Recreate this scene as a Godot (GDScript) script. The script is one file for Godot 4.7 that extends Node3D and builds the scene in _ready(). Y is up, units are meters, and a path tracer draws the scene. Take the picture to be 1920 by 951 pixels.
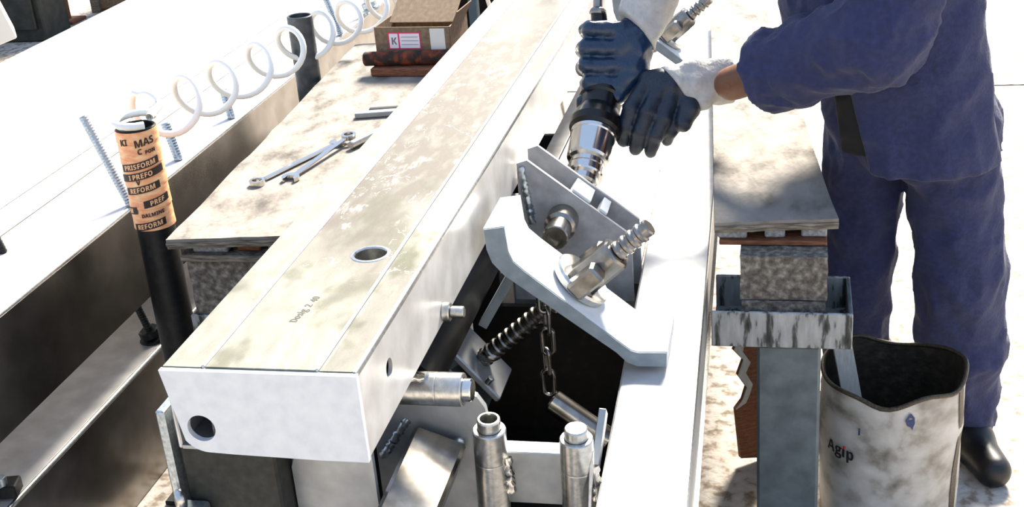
extends Node3D

var M := {}
var names := {}

# ------------------------------------------------------------------ objects
func numbered(n: String) -> String:
	if not names.has(n):
		names[n] = 0
		return n
	names[n] += 1
	return "%s_%03d" % [n, names[n]]

func tag(o: Node, label: String, category: String, group := "") -> void:
	o.set_meta("label", label)
	o.set_meta("category", category)
	if group != "":
		o.set_meta("group", group)

func thing(called: String, label: String, category: String, at := Vector3.ZERO, group := "") -> Node3D:
	var o := Node3D.new()
	o.name = numbered(called)
	add_child(o)
	o.position = at
	tag(o, label, category, group)
	return o

func mesh_of(st: SurfaceTool) -> ArrayMesh:
	return st.commit()

func part_mesh(mesh: Mesh, called: String, m: Material, parent: Node3D) -> MeshInstance3D:
	var mi := MeshInstance3D.new()
	mi.mesh = mesh
	mi.name = called
	mi.material_override = m
	if parent != self and not (parent is MeshInstance3D):
		mi.position = -parent.position
	parent.add_child(mi, true)
	return mi

func part(st: SurfaceTool, called: String, m: Material, parent: Node3D) -> MeshInstance3D:
	return part_mesh(st.commit(), called, m, parent)

func solo(st: SurfaceTool, called: String, m: Material, label: String, category: String, group := "") -> MeshInstance3D:
	var mi := MeshInstance3D.new()
	mi.mesh = st.commit()
	mi.name = numbered(called)
	mi.material_override = m
	add_child(mi)
	tag(mi, label, category, group)
	return mi

func struct(st: SurfaceTool, called: String, m: Material) -> MeshInstance3D:
	var mi := MeshInstance3D.new()
	mi.mesh = st.commit()
	mi.name = called
	mi.material_override = m
	add_child(mi)
	mi.set_meta("kind", "structure")
	return mi

func copy_of(o: Node3D, shift: Vector3, label := "") -> Node3D:
	var base: String = o.name
	var c: Node3D = o.duplicate()
	c.name = numbered(base)
	add_child(c)
	c.position = o.position + shift
	if label != "":
		c.set_meta("label", label)
	return c

# ------------------------------------------------------------------ geometry
func sm() -> SurfaceTool:
	var st := SurfaceTool.new()
	st.begin(Mesh.PRIMITIVE_TRIANGLES)
	return st

func vtx(st: SurfaceTool, p: Vector3, n: Vector3, uv: Vector2) -> void:
	st.set_normal(n)
	st.set_uv(uv)
	st.add_vertex(p)

func tri(st: SurfaceTool, a: Vector3, b: Vector3, c: Vector3, na: Vector3, nb: Vector3, nc: Vector3, ua := Vector2.ZERO, ub := Vector2.ZERO, uc := Vector2.ZERO) -> void:
	if (b - a).cross(c - a).dot(na + nb + nc) < 0.0:
		vtx(st, a, na, ua); vtx(st, b, nb, ub); vtx(st, c, nc, uc)
	else:
		vtx(st, a, na, ua); vtx(st, c, nc, uc); vtx(st, b, nb, ub)

func quad(st: SurfaceTool, a: Vector3, b: Vector3, c: Vector3, d: Vector3, outward: Vector3) -> void:
	var n := (c - a).cross(d - b)
	if n.length() < 1e-14:
		return
	n = n.normalized()
	if n.dot(outward) < 0.0:
		n = -n
	tri(st, a, b, c, n, n, n, Vector2(0, 0), Vector2(1, 0), Vector2(1, 1))
	tri(st, a, c, d, n, n, n, Vector2(0, 0), Vector2(1, 1), Vector2(0, 1))

func bx(st: SurfaceTool, c: Vector3, s: Vector3, b := Basis.IDENTITY, ch := 0.002) -> void:
	var h := s * 0.5
	var k: float = min(ch, min(h.x, min(h.y, h.z)) * 0.9)
	var at := func(ax: int, sx: float, sy: float, sz: float) -> Vector3:
		var v := Vector3(sx * (h.x - (0.0 if ax == 0 else k)), sy * (h.y - (0.0 if ax == 1 else k)), sz * (h.z - (0.0 if ax == 2 else k)))
		return c + b * v
	for s1: float in [-1.0, 1.0]:
		quad(st, at.call(0, s1, -1.0, -1.0), at.call(0, s1, 1.0, -1.0), at.call(0, s1, 1.0, 1.0), at.call(0, s1, -1.0, 1.0), b * Vector3(s1, 0, 0))
		quad(st, at.call(1, -1.0, s1, -1.0), at.call(1, 1.0, s1, -1.0), at.call(1, 1.0, s1, 1.0), at.call(1, -1.0, s1, 1.0), b * Vector3(0, s1, 0))
		quad(st, at.call(2, -1.0, -1.0, s1), at.call(2, 1.0, -1.0, s1), at.call(2, 1.0, 1.0, s1), at.call(2, -1.0, 1.0, s1), b * Vector3(0, 0, s1))
		if k > 0.0:
			for s2: float in [-1.0, 1.0]:
				quad(st, at.call(0, s1, s2, -1.0), at.call(0, s1, s2, 1.0), at.call(1, s1, s2, 1.0), at.call(1, s1, s2, -1.0), b * Vector3(s1, s2, 0))
				quad(st, at.call(0, s1, -1.0, s2), at.call(0, s1, 1.0, s2), at.call(2, s1, 1.0, s2), at.call(2, s1, -1.0, s2), b * Vector3(s1, 0, s2))
				quad(st, at.call(1, -1.0, s1, s2), at.call(1, 1.0, s1, s2), at.call(2, 1.0, s1, s2), at.call(2, -1.0, s1, s2), b * Vector3(0, s1, s2))
				for s3: float in [-1.0, 1.0]:
					var n := (b * Vector3(s1, s2, s3)).normalized()
					tri(st, at.call(0, s1, s2, s3), at.call(1, s1, s2, s3), at.call(2, s1, s2, s3), n, n, n)

func span(st: SurfaceTool, a: Vector3, b: Vector3, ch := 0.002) -> void:
	bx(st, (a + b) * 0.5, (b - a).abs(), Basis.IDENTITY, ch)

# a bar from a to b, w wide (across), t thick (along up)
func bar(st: SurfaceTool, a: Vector3, b: Vector3, w: float, t: float, up := Vector3.UP, ch := 0.001) -> void:
	var d := (b - a).normalized()
	var x := up.cross(d)
	x = x.normalized()
	var y := d.cross(x)
	bx(st, (a + b) * 0.5, Vector3(w, t, (b - a).length()), Basis(x, y, d), ch)

func frame_of(d: Vector3) -> Basis:
	d = d.normalized()
	var r := Vector3.UP if absf(d.y) < 0.9 else Vector3.RIGHT
	var x := r.cross(d).normalized()
	return Basis(x, d.cross(x), d)

func tube(st: SurfaceTool, pts: Array, rad, seg := 10, caps := true, closed := false) -> void:
	var n := pts.size()
	var rings := []
	var norms := []
	var fx := Vector3.ZERO
	for i in n:
		var a: Vector3 = pts[(i - 1 + n) % n] if (closed or i > 0) else pts[i]
		var c: Vector3 = pts[(i + 1) % n] if (closed or i < n - 1) else pts[i]
		var d := (c - a).normalized()
		if i == 0:
			fx = frame_of(d).x
		else:
			fx = (fx - d * fx.dot(d)).normalized()
		var fy := d.cross(fx)
		var r: float = rad[i] if rad is Array else rad
		var ring := []
		var nr := []
		for k in seg:
			var an := TAU * k / seg
			var v := fx * cos(an) + fy * sin(an)
			ring.append(pts[i] + v * r)
			nr.append(v)
		rings.append(ring)
		norms.append(nr)
	for i in (n if closed else n - 1):
		var j := (i + 1) % n
		for k in seg:
			var q := (k + 1) % seg
			tri(st, rings[i][k], rings[i][q], rings[j][q], norms[i][k], norms[i][q], norms[j][q])
			tri(st, rings[i][k], rings[j][q], rings[j][k], norms[i][k], norms[j][q], norms[j][k])
	if caps and not closed:
		for e in [0, n - 1]:
			var dn: Vector3 = (pts[0] - pts[1]) if e == 0 else (pts[n - 1] - pts[n - 2])
			dn = dn.normalized()
			for k in seg:
				tri(st, pts[e], rings[e][k], rings[e][(k + 1) % seg], dn, dn, dn)

# profile of (radius, height) swept round the local y axis of xf
func lathe(st: SurfaceTool, prof: Array, xf: Transform3D, seg := 24, uvh := 1.0) -> void:
	for i in prof.size() - 1:
		var p: Vector2 = prof[i]
		var q: Vector2 = prof[i + 1]
		var t := q - p
		if t.length() < 1e-7:
			continue
		var nn := Vector2(t.y, -t.x).normalized()
		for k in seg:
			var a0 := TAU * k / seg
			var a1 := TAU * (k + 1) / seg
			var c0 := Vector3(cos(a0), 0, sin(a0))
			var c1 := Vector3(cos(a1), 0, sin(a1))
			var n0 := (xf.basis * (c0 * nn.x + Vector3(0, nn.y, 0))).normalized()
			var n1 := (xf.basis * (c1 * nn.x + Vector3(0, nn.y, 0))).normalized()
			var A := xf * (c0 * p.x + Vector3(0, p.y, 0))
			var B := xf * (c1 * p.x + Vector3(0, p.y, 0))
			var C := xf * (c1 * q.x + Vector3(0, q.y, 0))
			var D := xf * (c0 * q.x + Vector3(0, q.y, 0))
			var u0 := Vector2(float(k) / seg, p.y / uvh)
			var u1 := Vector2(float(k + 1) / seg, p.y / uvh)
			var u2 := Vector2(float(k + 1) / seg, q.y / uvh)
			var u3 := Vector2(float(k) / seg, q.y / uvh)
			if p.x > 1e-6:
				tri(st, A, B, C, n0, n1, n1, u0, u1, u2)
			if q.x > 1e-6:
				tri(st, A, C, D, n0, n1, n0, u0, u2, u3)

# transform whose y axis runs along d from p
func along(p: Vector3, d: Vector3) -> Transform3D:
	var f := frame_of(d)
	return Transform3D(Basis(f.x, f.z, -f.y), p)

func cyl(st: SurfaceTool, a: Vector3, b: Vector3, r: float, seg := 20, ch := 0.0015) -> void:
	var h := (b - a).length()
	lathe(st, [Vector2(0, 0), Vector2(r - ch, 0), Vector2(r, ch), Vector2(r, h - ch), Vector2(r - ch, h), Vector2(0, h)], along(a, b - a), seg)

func circle(c: Vector2, r: float, seg := 24, sx := 1.0) -> PackedVector2Array:
	var o := PackedVector2Array()
	for k in seg:
		var a := TAU * k / seg
		o.append(c + Vector2(cos(a) * r * sx, sin(a) * r))
	return o

# polygon (x, y) with holes, extruded from local z = 0 to z = d
func prism(st: SurfaceTool, outer: PackedVector2Array, holes: Array, xf: Transform3D, d: float, uvo := Vector2.ZERO, uvs := Vector2.ONE, ch := 0.0) -> void:
	var poly := outer.duplicate()
	if Geometry2D.is_polygon_clockwise(poly):
		poly.reverse()
	var ring := poly.duplicate()
	for h0: PackedVector2Array in holes:
		var h := h0.duplicate()
		if not Geometry2D.is_polygon_clockwise(h):
			h.reverse()
		var hi := 0
		for i in h.size():
			if h[i].x > h[hi].x:
				hi = i
		var pi := 0
		var best := 1e9
		for i in ring.size():
			var dd := ring[i].distance_to(h[hi])
			if dd < best and ring[i].x > h[hi].x:
				best = dd
				pi = i
		var e := (ring[pi] - h[hi]).orthogonal().normalized() * 0.00005
		var nr := PackedVector2Array()
		for i in pi + 1:
			nr.append(ring[i])
		for i in h.size() + 1:
			var q := h[(hi + i) % h.size()]
			nr.append(q if i < h.size() else q + e)
		nr.append(ring[pi] + e)
		for i in range(pi + 1, ring.size()):
			nr.append(ring[i])
		ring = nr
	var idx := Geometry2D.triangulate_polygon(ring)
	if idx.is_empty() and holes.size() == 1:
		# concentric rings: join the two loops point by point instead
		var a: PackedVector2Array = poly
		var b: PackedVector2Array = holes[0]
		ring = PackedVector2Array()
		ring.append_array(a)
		ring.append_array(b)
		var m0 := a.size()
		var n0 := b.size()
		var c0 := Vector2.ZERO
		for v in b:
			c0 += v / n0
		for i in m0:
			var near_i := 0
			var near_j := 0
			for q in n0:
				if absf((b[q] - c0).angle_to(a[i] - c0)) < absf((b[near_i] - c0).angle_to(a[i] - c0)):
					near_i = q
				if absf((b[q] - c0).angle_to(a[(i + 1) % m0] - c0)) < absf((b[near_j] - c0).angle_to(a[(i + 1) % m0] - c0)):
					near_j = q
			idx.append_array([i, (i + 1) % m0, m0 + near_i])
			if near_j != near_i:
				idx.append_array([(i + 1) % m0, m0 + near_i, m0 + near_j])
	if idx.is_empty():
		print("triangulation failed ", outer.size())
	for side in 2:
		var z := d if side == 1 else 0.0
		var n := (xf.basis * Vector3(0, 0, 1.0 if side == 1 else -1.0)).normalized()
		for t in range(0, idx.size(), 3):
			var v := []
			var u := []
			for k in 3:
				var q := ring[idx[t + k]]
				v.append(xf * Vector3(q.x, q.y, z))
				u.append((q - uvo) * uvs)
			tri(st, v[0], v[1], v[2], n, n, n, u[0], u[1], u[2])
	var loops := [poly]
	for h0: PackedVector2Array in holes:
		loops.append(h0)
	for li in loops.size():
		var L: PackedVector2Array = loops[li]
		var m := L.size()
		var nrm := []
		for i in m:
			var t := L[(i + 1) % m] - L[i]
			var nn := Vector2(t.y, -t.x).normalized()
			if Geometry2D.is_polygon_clockwise(L):
				nn = -nn
			if li > 0:
				nn = -nn
			nrm.append(nn)
		for i in m:
			var a := L[i]
			var b := L[(i + 1) % m]
			var n2: Vector2 = nrm[i]
			var na := n2
			var nb := n2
			var pv: Vector2 = nrm[(i - 1 + m) % m]
			var nx: Vector2 = nrm[(i + 1) % m]
			if pv.dot(n2) > 0.8:
				na = (n2 + pv).normalized()
			if nx.dot(n2) > 0.8:
				nb = (n2 + nx).normalized()
			var wa := xf.basis * Vector3(na.x, na.y, 0)
			var wb := xf.basis * Vector3(nb.x, nb.y, 0)
			var A := xf * Vector3(a.x, a.y, 0)
			var B := xf * Vector3(b.x, b.y, 0)
			var C := xf * Vector3(b.x, b.y, d)
			var D := xf * Vector3(a.x, a.y, d)
			tri(st, A, B, C, wa, wb, wb, (a - uvo) * uvs, (b - uvo) * uvs, (b - uvo) * uvs)
			tri(st, A, C, D, wa, wb, wa, (a - uvo) * uvs, (b - uvo) * uvs, (a - uvo) * uvs)

# polygon given as (x, z), lying flat from y0 up to y1
func slab(st: SurfaceTool, pts: PackedVector2Array, holes: Array, y0: float, y1: float, uvo := Vector2.ZERO, uvs := Vector2.ONE) -> void:
	# local (x, y, z) -> world (x, z, y): x stays, local y becomes world z
	prism(st, pts, holes, Transform3D(Basis(Vector3(1, 0, 0), Vector3(0, 0, 1), Vector3(0, 1, 0)), Vector3(0, y0, 0)), y1 - y0, uvo, uvs)

func blob(st: SurfaceTool, c: Vector3, r: Vector3, seed_: int, rough := 0.2) -> void:
	var nz := FastNoiseLite.new()
	nz.seed = seed_
	nz.frequency = 0.9
	var rows := 7
	var cols := 12
	var g := []
	for i in rows + 1:
		var row := []
		for j in cols:
			var th := PI * i / rows
			var ph := TAU * j / cols
			var v := Vector3(sin(th) * cos(ph), cos(th), sin(th) * sin(ph))
			row.append(c + v * r * (1.0 + rough * nz.get_noise_3dv(v * 2.0)))
		g.append(row)
	for i in rows:
		for j in cols:
			var q := (j + 1) % cols
			var n := func(p: Vector3) -> Vector3: return ((p - c) / r).normalized()
			tri(st, g[i][j], g[i][q], g[i + 1][q], n.call(g[i][j]), n.call(g[i][q]), n.call(g[i + 1][q]))
			tri(st, g[i][j], g[i + 1][q], g[i + 1][j], n.call(g[i][j]), n.call(g[i + 1][q]), n.call(g[i + 1][j]))

# a weld bead: overlapping ripples along a path
func weld(st: SurfaceTool, a: Vector3, b: Vector3, r: float, seed_ := 1) -> void:
	var rg := RandomNumberGenerator.new()
	rg.seed = seed_
	var n := int(max(4.0, (b - a).length() / (r * 0.55)))
	var pts := []
	var rr := []
	for i in n + 1:
		pts.append(a.lerp(b, float(i) / n) + Vector3(rg.randf_range(-1, 1), rg.randf_range(-1, 1), rg.randf_range(-1, 1)) * r * 0.18)
		rr.append(r * (0.8 + 0.35 * (i % 2) + rg.randf_range(-0.12, 0.12)))
	tube(st, pts, rr, 7)

# ------------------------------------------------------------------ bodies from distance fields
# bones: [a, b, ra, rb, k]; cuts: [point, normal] keep where dot < 0
func field(p: Vector3, bones: Array, cuts: Array, nz: FastNoiseLite, amp: float, warp: Vector3) -> float:
	var d := 1e3
	for bn: Array in bones:
		var a: Vector3 = bn[0]
		var ab: Vector3 = bn[1] - a
		var t: float = clampf((p - a).dot(ab) / maxf(ab.length_squared(), 1e-9), 0.0, 1.0)
		var e: float = p.distance_to(a + ab * t) - lerpf(bn[2], bn[3], t)
		var k: float = bn[4]
		var h := maxf(k - absf(d - e), 0.0) / k
		d = minf(d, e) - h * h * k * 0.25
	if nz:
		d += nz.get_noise_3dv(p * warp) * amp
	for c: Array in cuts:
		d = maxf(d, (p - (c[0] as Vector3)).dot(c[1]))
	return d

func nets(bones: Array, cell: float, cuts := [], nz: FastNoiseLite = null, amp := 0.0, warp := Vector3.ONE) -> ArrayMesh:
	var lo := Vector3.ONE * 1e9
	var hi := -lo
	for bn: Array in bones:
		var r: float = maxf(bn[2], bn[3]) + absf(amp) + cell * 3.0
		for q in 2:
			lo = lo.min((bn[q] as Vector3) - Vector3.ONE * r)
			hi = hi.max((bn[q] as Vector3) + Vector3.ONE * r)
	var B := 4
	var nb := Vector3i(((hi - lo) / (cell * B)).ceil())
	var nx := nb.x * B
	var ny := nb.y * B
	var nzc := nb.z * B
	var F := PackedFloat32Array()
	F.resize(nx * ny * nzc)
	var live := PackedByteArray()
	live.resize(nx * ny * nzc)
	var lim := cell * B * 0.87 * 1.5 + absf(amp) + cell * 1.5
	for bz in nb.z:
		for by in nb.y:
			for bxx in nb.x:
				var c := lo + (Vector3(bxx, by, bz) * B + Vector3.ONE * (B * 0.5)) * cell
				# keep only the bones that can reach this block
				var near := []
				for bn: Array in bones:
					var a: Vector3 = bn[0]
					var ab: Vector3 = bn[1] - a
					var t: float = clampf((c - a).dot(ab) / maxf(ab.length_squared(), 1e-9), 0.0, 1.0)
					var e: float = c.distance_to(a + ab * t) - lerpf(bn[2], bn[3], t)
					if e < lim * 2.0 + bn[4]:
						near.append(bn)
				var d0 := 1.0
				if near.size() > 0:
					d0 = field(c, near, cuts, null, 0.0, warp)
				var full := near.size() > 0 and absf(d0) < lim
				for z in range(bz * B, bz * B + B):
					for y in range(by * B, by * B + B):
						for x in range(bxx * B, bxx * B + B):
							var i := x + nx * (y + ny * z)
							if full:
								F[i] = field(lo + Vector3(x, y, z) * cell, near, cuts, nz, amp, warp)
								live[i] = 1
							else:
								F[i] = d0
	var vid := PackedInt32Array()
	vid.resize(nx * ny * nzc)
	vid.fill(-1)
	var V := PackedVector3Array()
	var off := []
	for k in 8:
		off.append((k & 1) + nx * (((k >> 1) & 1) + ny * ((k >> 2) & 1)))
	var edges := [[0, 1], [0, 2], [0, 4], [1, 3], [1, 5], [2, 3], [2, 6], [3, 7], [4, 5], [4, 6], [5, 7], [6, 7]]
	for z in nzc - 1:
		for y in ny - 1:
			for x in nx - 1:
				var i := x + nx * (y + ny * z)
				if live[i] == 0 and live[i + off[7]] == 0:
					continue
				var neg := 0
				for k in 8:
					if F[i + off[k]] < 0.0:
						neg += 1
				if neg == 0 or neg == 8:
					continue
				var s := Vector3.ZERO
				var cnt := 0
				for e: Array in edges:
					var fa := F[i + off[e[0]]]
					var fb := F[i + off[e[1]]]
					if (fa < 0.0) != (fb < 0.0):
						var t := fa / (fa - fb)
						var ca := Vector3(e[0] & 1, (e[0] >> 1) & 1, (e[0] >> 2) & 1)
						var cb := Vector3(e[1] & 1, (e[1] >> 1) & 1, (e[1] >> 2) & 1)
						s += ca.lerp(cb, t)
						cnt += 1
				vid[i] = V.size()
				V.append(lo + (Vector3(x, y, z) + s / cnt) * cell)
	var I := PackedInt32Array()
	var N := PackedVector3Array()
	N.resize(V.size())
	var step := [1, nx, nx * ny]
	for z in range(1, nzc - 1):
		for y in range(1, ny - 1):
			for x in range(1, nx - 1):
				var i := x + nx * (y + ny * z)
				for ax in 3:
					var f0 := F[i]
					var f1 := F[i + step[ax]]
					if (f0 < 0.0) == (f1 < 0.0):
						continue
					var u: int = step[(ax + 1) % 3]
					var w: int = step[(ax + 2) % 3]
					var a := vid[i]
					var b := vid[i - u]
					var c := vid[i - u - w]
					var d := vid[i - w]
					if a < 0 or b < 0 or c < 0 or d < 0:
						continue
					var ids := [a, b, c, d] if f0 < 0.0 else [d, c, b, a]
					var n := (V[ids[2]] - V[ids[0]]).cross(V[ids[3]] - V[ids[1]])
					for q: int in ids:
						N[q] += n
					for q in [0, 2, 1, 0, 3, 2]:
						I.append(ids[q])
	for i in N.size():
		N[i] = N[i].normalized()
	var arr := []
	arr.resize(Mesh.ARRAY_MAX)
	arr[Mesh.ARRAY_VERTEX] = V
	arr[Mesh.ARRAY_NORMAL] = N
	arr[Mesh.ARRAY_INDEX] = I
	var m := ArrayMesh.new()
	m.add_surface_from_arrays(Mesh.PRIMITIVE_TRIANGLES, arr)
	return m

# ------------------------------------------------------------------ lettering
func letters(text: String, height: float, depth := 0.0006) -> ArrayMesh:
	var f := SystemFont.new()
	f.font_names = PackedStringArray(["Droid Sans"])
	f.font_weight = 700
	var t := TextMesh.new()
	t.font = f
	t.text = text
	t.font_size = 32
	t.pixel_size = height / 24.0
	t.depth = depth
	t.curve_step = 2.0
	var m := ArrayMesh.new()
	m.add_surface_from_arrays(Mesh.PRIMITIVE_TRIANGLES, t.surface_get_arrays(0))
	return m

# letters bent round a vertical cylinder: centre c, radius r, at angle ang (0 = +z, positive towards +x), climbing by slope
func wrap_letters(text: String, height: float, c: Vector3, r: float, ang: float, slope := 0.0) -> ArrayMesh:
	var src := letters(text, height, 0.0008)
	var arr := src.surface_get_arrays(0)
	var V: PackedVector3Array = arr[Mesh.ARRAY_VERTEX]
	var N: PackedVector3Array = arr[Mesh.ARRAY_NORMAL]
	for i in V.size():
		var p := V[i]
		var a := ang + p.x / r
		var rr := r + p.z
		V[i] = c + Vector3(sin(a) * rr, p.y + p.x * slope, cos(a) * rr)
		var n := N[i]
		N[i] = Vector3(cos(a) * n.x + sin(a) * n.z, n.y, -sin(a) * n.x + cos(a) * n.z)
	var o := []
	o.resize(Mesh.ARRAY_MAX)
	o[Mesh.ARRAY_VERTEX] = V
	o[Mesh.ARRAY_NORMAL] = N
	if arr[Mesh.ARRAY_INDEX] != null:
		o[Mesh.ARRAY_INDEX] = arr[Mesh.ARRAY_INDEX]
	var m := ArrayMesh.new()
	m.add_surface_from_arrays(Mesh.PRIMITIVE_TRIANGLES, o)
	return m

# ------------------------------------------------------------------ materials
func flat(c: Color, rough := 0.6, metal := 0.0) -> StandardMaterial3D:
	var m := StandardMaterial3D.new()
	m.albedo_color = c
	m.roughness = rough
	m.metallic = metal
	return m

# sharp creases for cloth
func creases(freq: float, seed_: int) -> FastNoiseLite:
	var n := noise(freq, seed_, 2)
	n.fractal_type = FastNoiseLite.FRACTAL_RIDGED
	n.fractal_gain = 0.55
	return n

func noise(freq: float, seed_: int, oct := 4, type := FastNoiseLite.TYPE_SIMPLEX_SMOOTH) -> FastNoiseLite:
	var n := FastNoiseLite.new()
	n.noise_type = type
	n.frequency = freq
	n.seed = seed_
	n.fractal_octaves = oct
	return n

# stops: [[offset, colour], ...]; repeats every 1 / scale metres
func grainy(stops: Array, scale: float, rough: float, metal: float, freq: float, seed_: int, stretch := Vector3.ONE, bump := 0.0) -> StandardMaterial3D:
	var g := Gradient.new()
	var of := PackedFloat32Array()
	var co := PackedColorArray()
	for s: Array in stops:
		of.append(s[0])
		co.append(s[1])
	g.offsets = of
	g.colors = co
	var t := NoiseTexture2D.new()
	t.width = 512
	t.height = 512
	t.seamless = true
	t.noise = noise(freq, seed_, 5)
	t.color_ramp = g
	var m := StandardMaterial3D.new()
	m.albedo_texture = t
	m.roughness = rough
	m.metallic = metal
	m.uv1_triplanar = true
	m.uv1_scale = stretch * scale
	if bump > 0.0:
		var b := NoiseTexture2D.new()
		b.width = 512
		b.height = 512
		b.seamless = true
		b.as_normal_map = true
		b.bump_strength = bump
		b.noise = noise(freq * 2.0, seed_ + 7, 4)
		m.normal_enabled = true
		m.normal_texture = b
	return m

func make_materials() -> void:
	M.sheet = grainy([[0.0, Color(0.70, 0.69, 0.67)], [0.5, Color(0.77, 0.76, 0.745)], [1.0, Color(0.84, 0.835, 0.82)]], 2.0, 0.38, 0.35, 0.01, 3)
	M.web = grainy([[0.0, Color(0.52, 0.50, 0.475)], [0.5, Color(0.58, 0.56, 0.535)], [1.0, Color(0.64, 0.62, 0.60)]], 2.0, 0.27, 1.0, 0.01, 4)
	M.painted = grainy([[0.0, Color(0.77, 0.785, 0.795)], [0.5, Color(0.80, 0.815, 0.82)], [1.0, Color(0.83, 0.84, 0.84)]], 4.0, 0.5, 0.15, 0.015, 5)
	M.edge = grainy([[0.0, Color(0.47, 0.515, 0.535)], [0.5, Color(0.52, 0.56, 0.58)], [1.0, Color(0.57, 0.605, 0.62)]], 5.0, 0.6, 0.3, 0.01, 6)
	M.steel = grainy([[0.0, Color(0.56, 0.57, 0.57)], [0.5, Color(0.61, 0.62, 0.62)], [1.0, Color(0.66, 0.665, 0.66)]], 4.0, 0.45, 0.55, 0.008, 11)
	M.gusset = grainy([[0.0, Color(0.54, 0.54, 0.54)], [0.5, Color(0.60, 0.605, 0.61)], [1.0, Color(0.66, 0.66, 0.66)]], 5.0, 0.55, 0.25, 0.008, 12)
	M.bright = grainy([[0.0, Color(0.62, 0.62, 0.60)], [0.5, Color(0.74, 0.735, 0.71)], [1.0, Color(0.85, 0.85, 0.83)]], 8.0, 0.28, 0.95, 0.02, 13)
	M.chrome = flat(Color(0.80, 0.79, 0.77), 0.16, 1.0)
	M.zinc = grainy([[0.0, Color(0.55, 0.60, 0.63)], [0.5, Color(0.68, 0.72, 0.74)], [1.0, Color(0.8, 0.82, 0.83)]], 10.0, 0.35, 0.9, 0.02, 14)
	M.rod = grainy([[0.0, Color(0.40, 0.385, 0.36)], [0.5, Color(0.52, 0.505, 0.48)], [1.0, Color(0.64, 0.625, 0.60)]], 6.0, 0.27, 1.0, 0.008, 15)
	M.greasy_and_shade = grainy([[0.0, Color(0.035, 0.032, 0.028)], [0.55, Color(0.06, 0.054, 0.045)], [1.0, Color(0.15, 0.12, 0.085)]], 5.0, 0.42, 0.4, 0.012, 16)  # near-black grease; also stands for shade on the added jig panels
	M.blacksteel = grainy([[0.0, Color(0.055, 0.06, 0.06)], [0.6, Color(0.10, 0.105, 0.105)], [1.0, Color(0.17, 0.175, 0.175)]], 6.0, 0.5, 0.4, 0.014, 17)
	M.gunmetal = grainy([[0.0, Color(0.22, 0.235, 0.245)], [0.5, Color(0.28, 0.30, 0.31)], [1.0, Color(0.36, 0.38, 0.39)]], 5.0, 0.45, 0.5, 0.01, 44)
	M.olive = grainy([[0.0, Color(0.10, 0.105, 0.09)], [0.5, Color(0.15, 0.155, 0.135)], [1.0, Color(0.2, 0.205, 0.18)]], 4.0, 0.6, 0.2, 0.02, 18)
	M.post = grainy([[0.0, Color(0.31, 0.34, 0.35)], [0.5, Color(0.37, 0.41, 0.42)], [1.0, Color(0.43, 0.47, 0.48)]], 3.0, 0.55, 0.4, 0.008, 19)
	M.frame = grainy([[0.0, Color(0.12, 0.12, 0.115)], [0.3, Color(0.30, 0.31, 0.30)], [0.42, Color(0.55, 0.56, 0.55)], [1.0, Color(0.66, 0.67, 0.66)]], 3.0, 0.55, 0.3, 0.012, 20, Vector3(2.2, 0.5, 2.2))
	M.ply = grainy([[0.0, Color(0.25, 0.23, 0.20)], [0.28, Color(0.41, 0.385, 0.35)], [0.42, Color(0.46, 0.435, 0.40)], [1.0, Color(0.54, 0.515, 0.48)]], 1.6, 0.85, 0.0, 0.012, 21, Vector3(1.0, 1.0, 0.45), 3.0)
	M.plyedge = grainy([[0.0, Color(0.20, 0.18, 0.15)], [0.4, Color(0.40, 0.37, 0.32)], [1.0, Color(0.62, 0.59, 0.53)]], 3.0, 0.9, 0.0, 0.02, 22, Vector3(0.6, 6.0, 0.6), 5.0)
	M.block = grainy([[0.0, Color(0.24, 0.22, 0.19)], [0.5, Color(0.40, 0.375, 0.335)], [1.0, Color(0.60, 0.57, 0.52)]], 6.0, 0.95, 0.0, 0.016, 23, Vector3.ONE, 5.0)
	M.batten = grainy([[0.0, Color(0.42, 0.43, 0.43)], [1.0, Color(0.68, 0.69, 0.69)]], 6.0, 0.85, 0.0, 0.03, 25)
	M.redwood = grainy([[0.0, Color(0.32, 0.18, 0.10)], [1.0, Color(0.58, 0.38, 0.25)]], 5.0, 0.85, 0.0, 0.02, 26, Vector3(0.5, 3.0, 3.0))
	M.kraft = grainy([[0.0, Color(0.40, 0.33, 0.25)], [0.5, Color(0.48, 0.40, 0.31)], [1.0, Color(0.55, 0.47, 0.37)]], 5.0, 0.9, 0.0, 0.02, 27)
	M.rust = grainy([[0.0, Color(0.10, 0.08, 0.065)], [0.45, Color(0.19, 0.13, 0.09)], [0.62, Color(0.45, 0.19, 0.09)], [1.0, Color(0.55, 0.27, 0.15)]], 4.0, 0.8, 0.2, 0.012, 28)
	M.tape = grainy([[0.0, Color(0.86, 0.48, 0.33)], [0.45, Color(0.93, 0.64, 0.44)], [0.7, Color(0.95, 0.77, 0.55)], [1.0, Color(0.96, 0.84, 0.66)]], 6.0, 0.4, 0.0, 0.02, 29, Vector3(0.4, 1.0, 0.4))
	M.ink = flat(Color(0.16, 0.11, 0.09), 0.6)
	M.tapeprint = flat(Color(0.94, 0.72, 0.52), 0.5)
	M.hose = flat(Color(0.90, 0.89, 0.85), 0.35)
	M.pail = grainy([[0.0, Color(0.34, 0.32, 0.27)], [0.24, Color(0.52, 0.50, 0.455)], [0.48, Color(0.67, 0.655, 0.62)], [1.0, Color(0.78, 0.77, 0.745)]], 2.6, 0.5, 0.1, 0.009, 31)
	M.tarred = grainy([[0.0, Color(0.13, 0.11, 0.08)], [0.55, Color(0.19, 0.165, 0.125)], [1.0, Color(0.31, 0.28, 0.23)]], 3.0, 0.6, 0.1, 0.02, 32, Vector3.ONE, 2.0)
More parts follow.
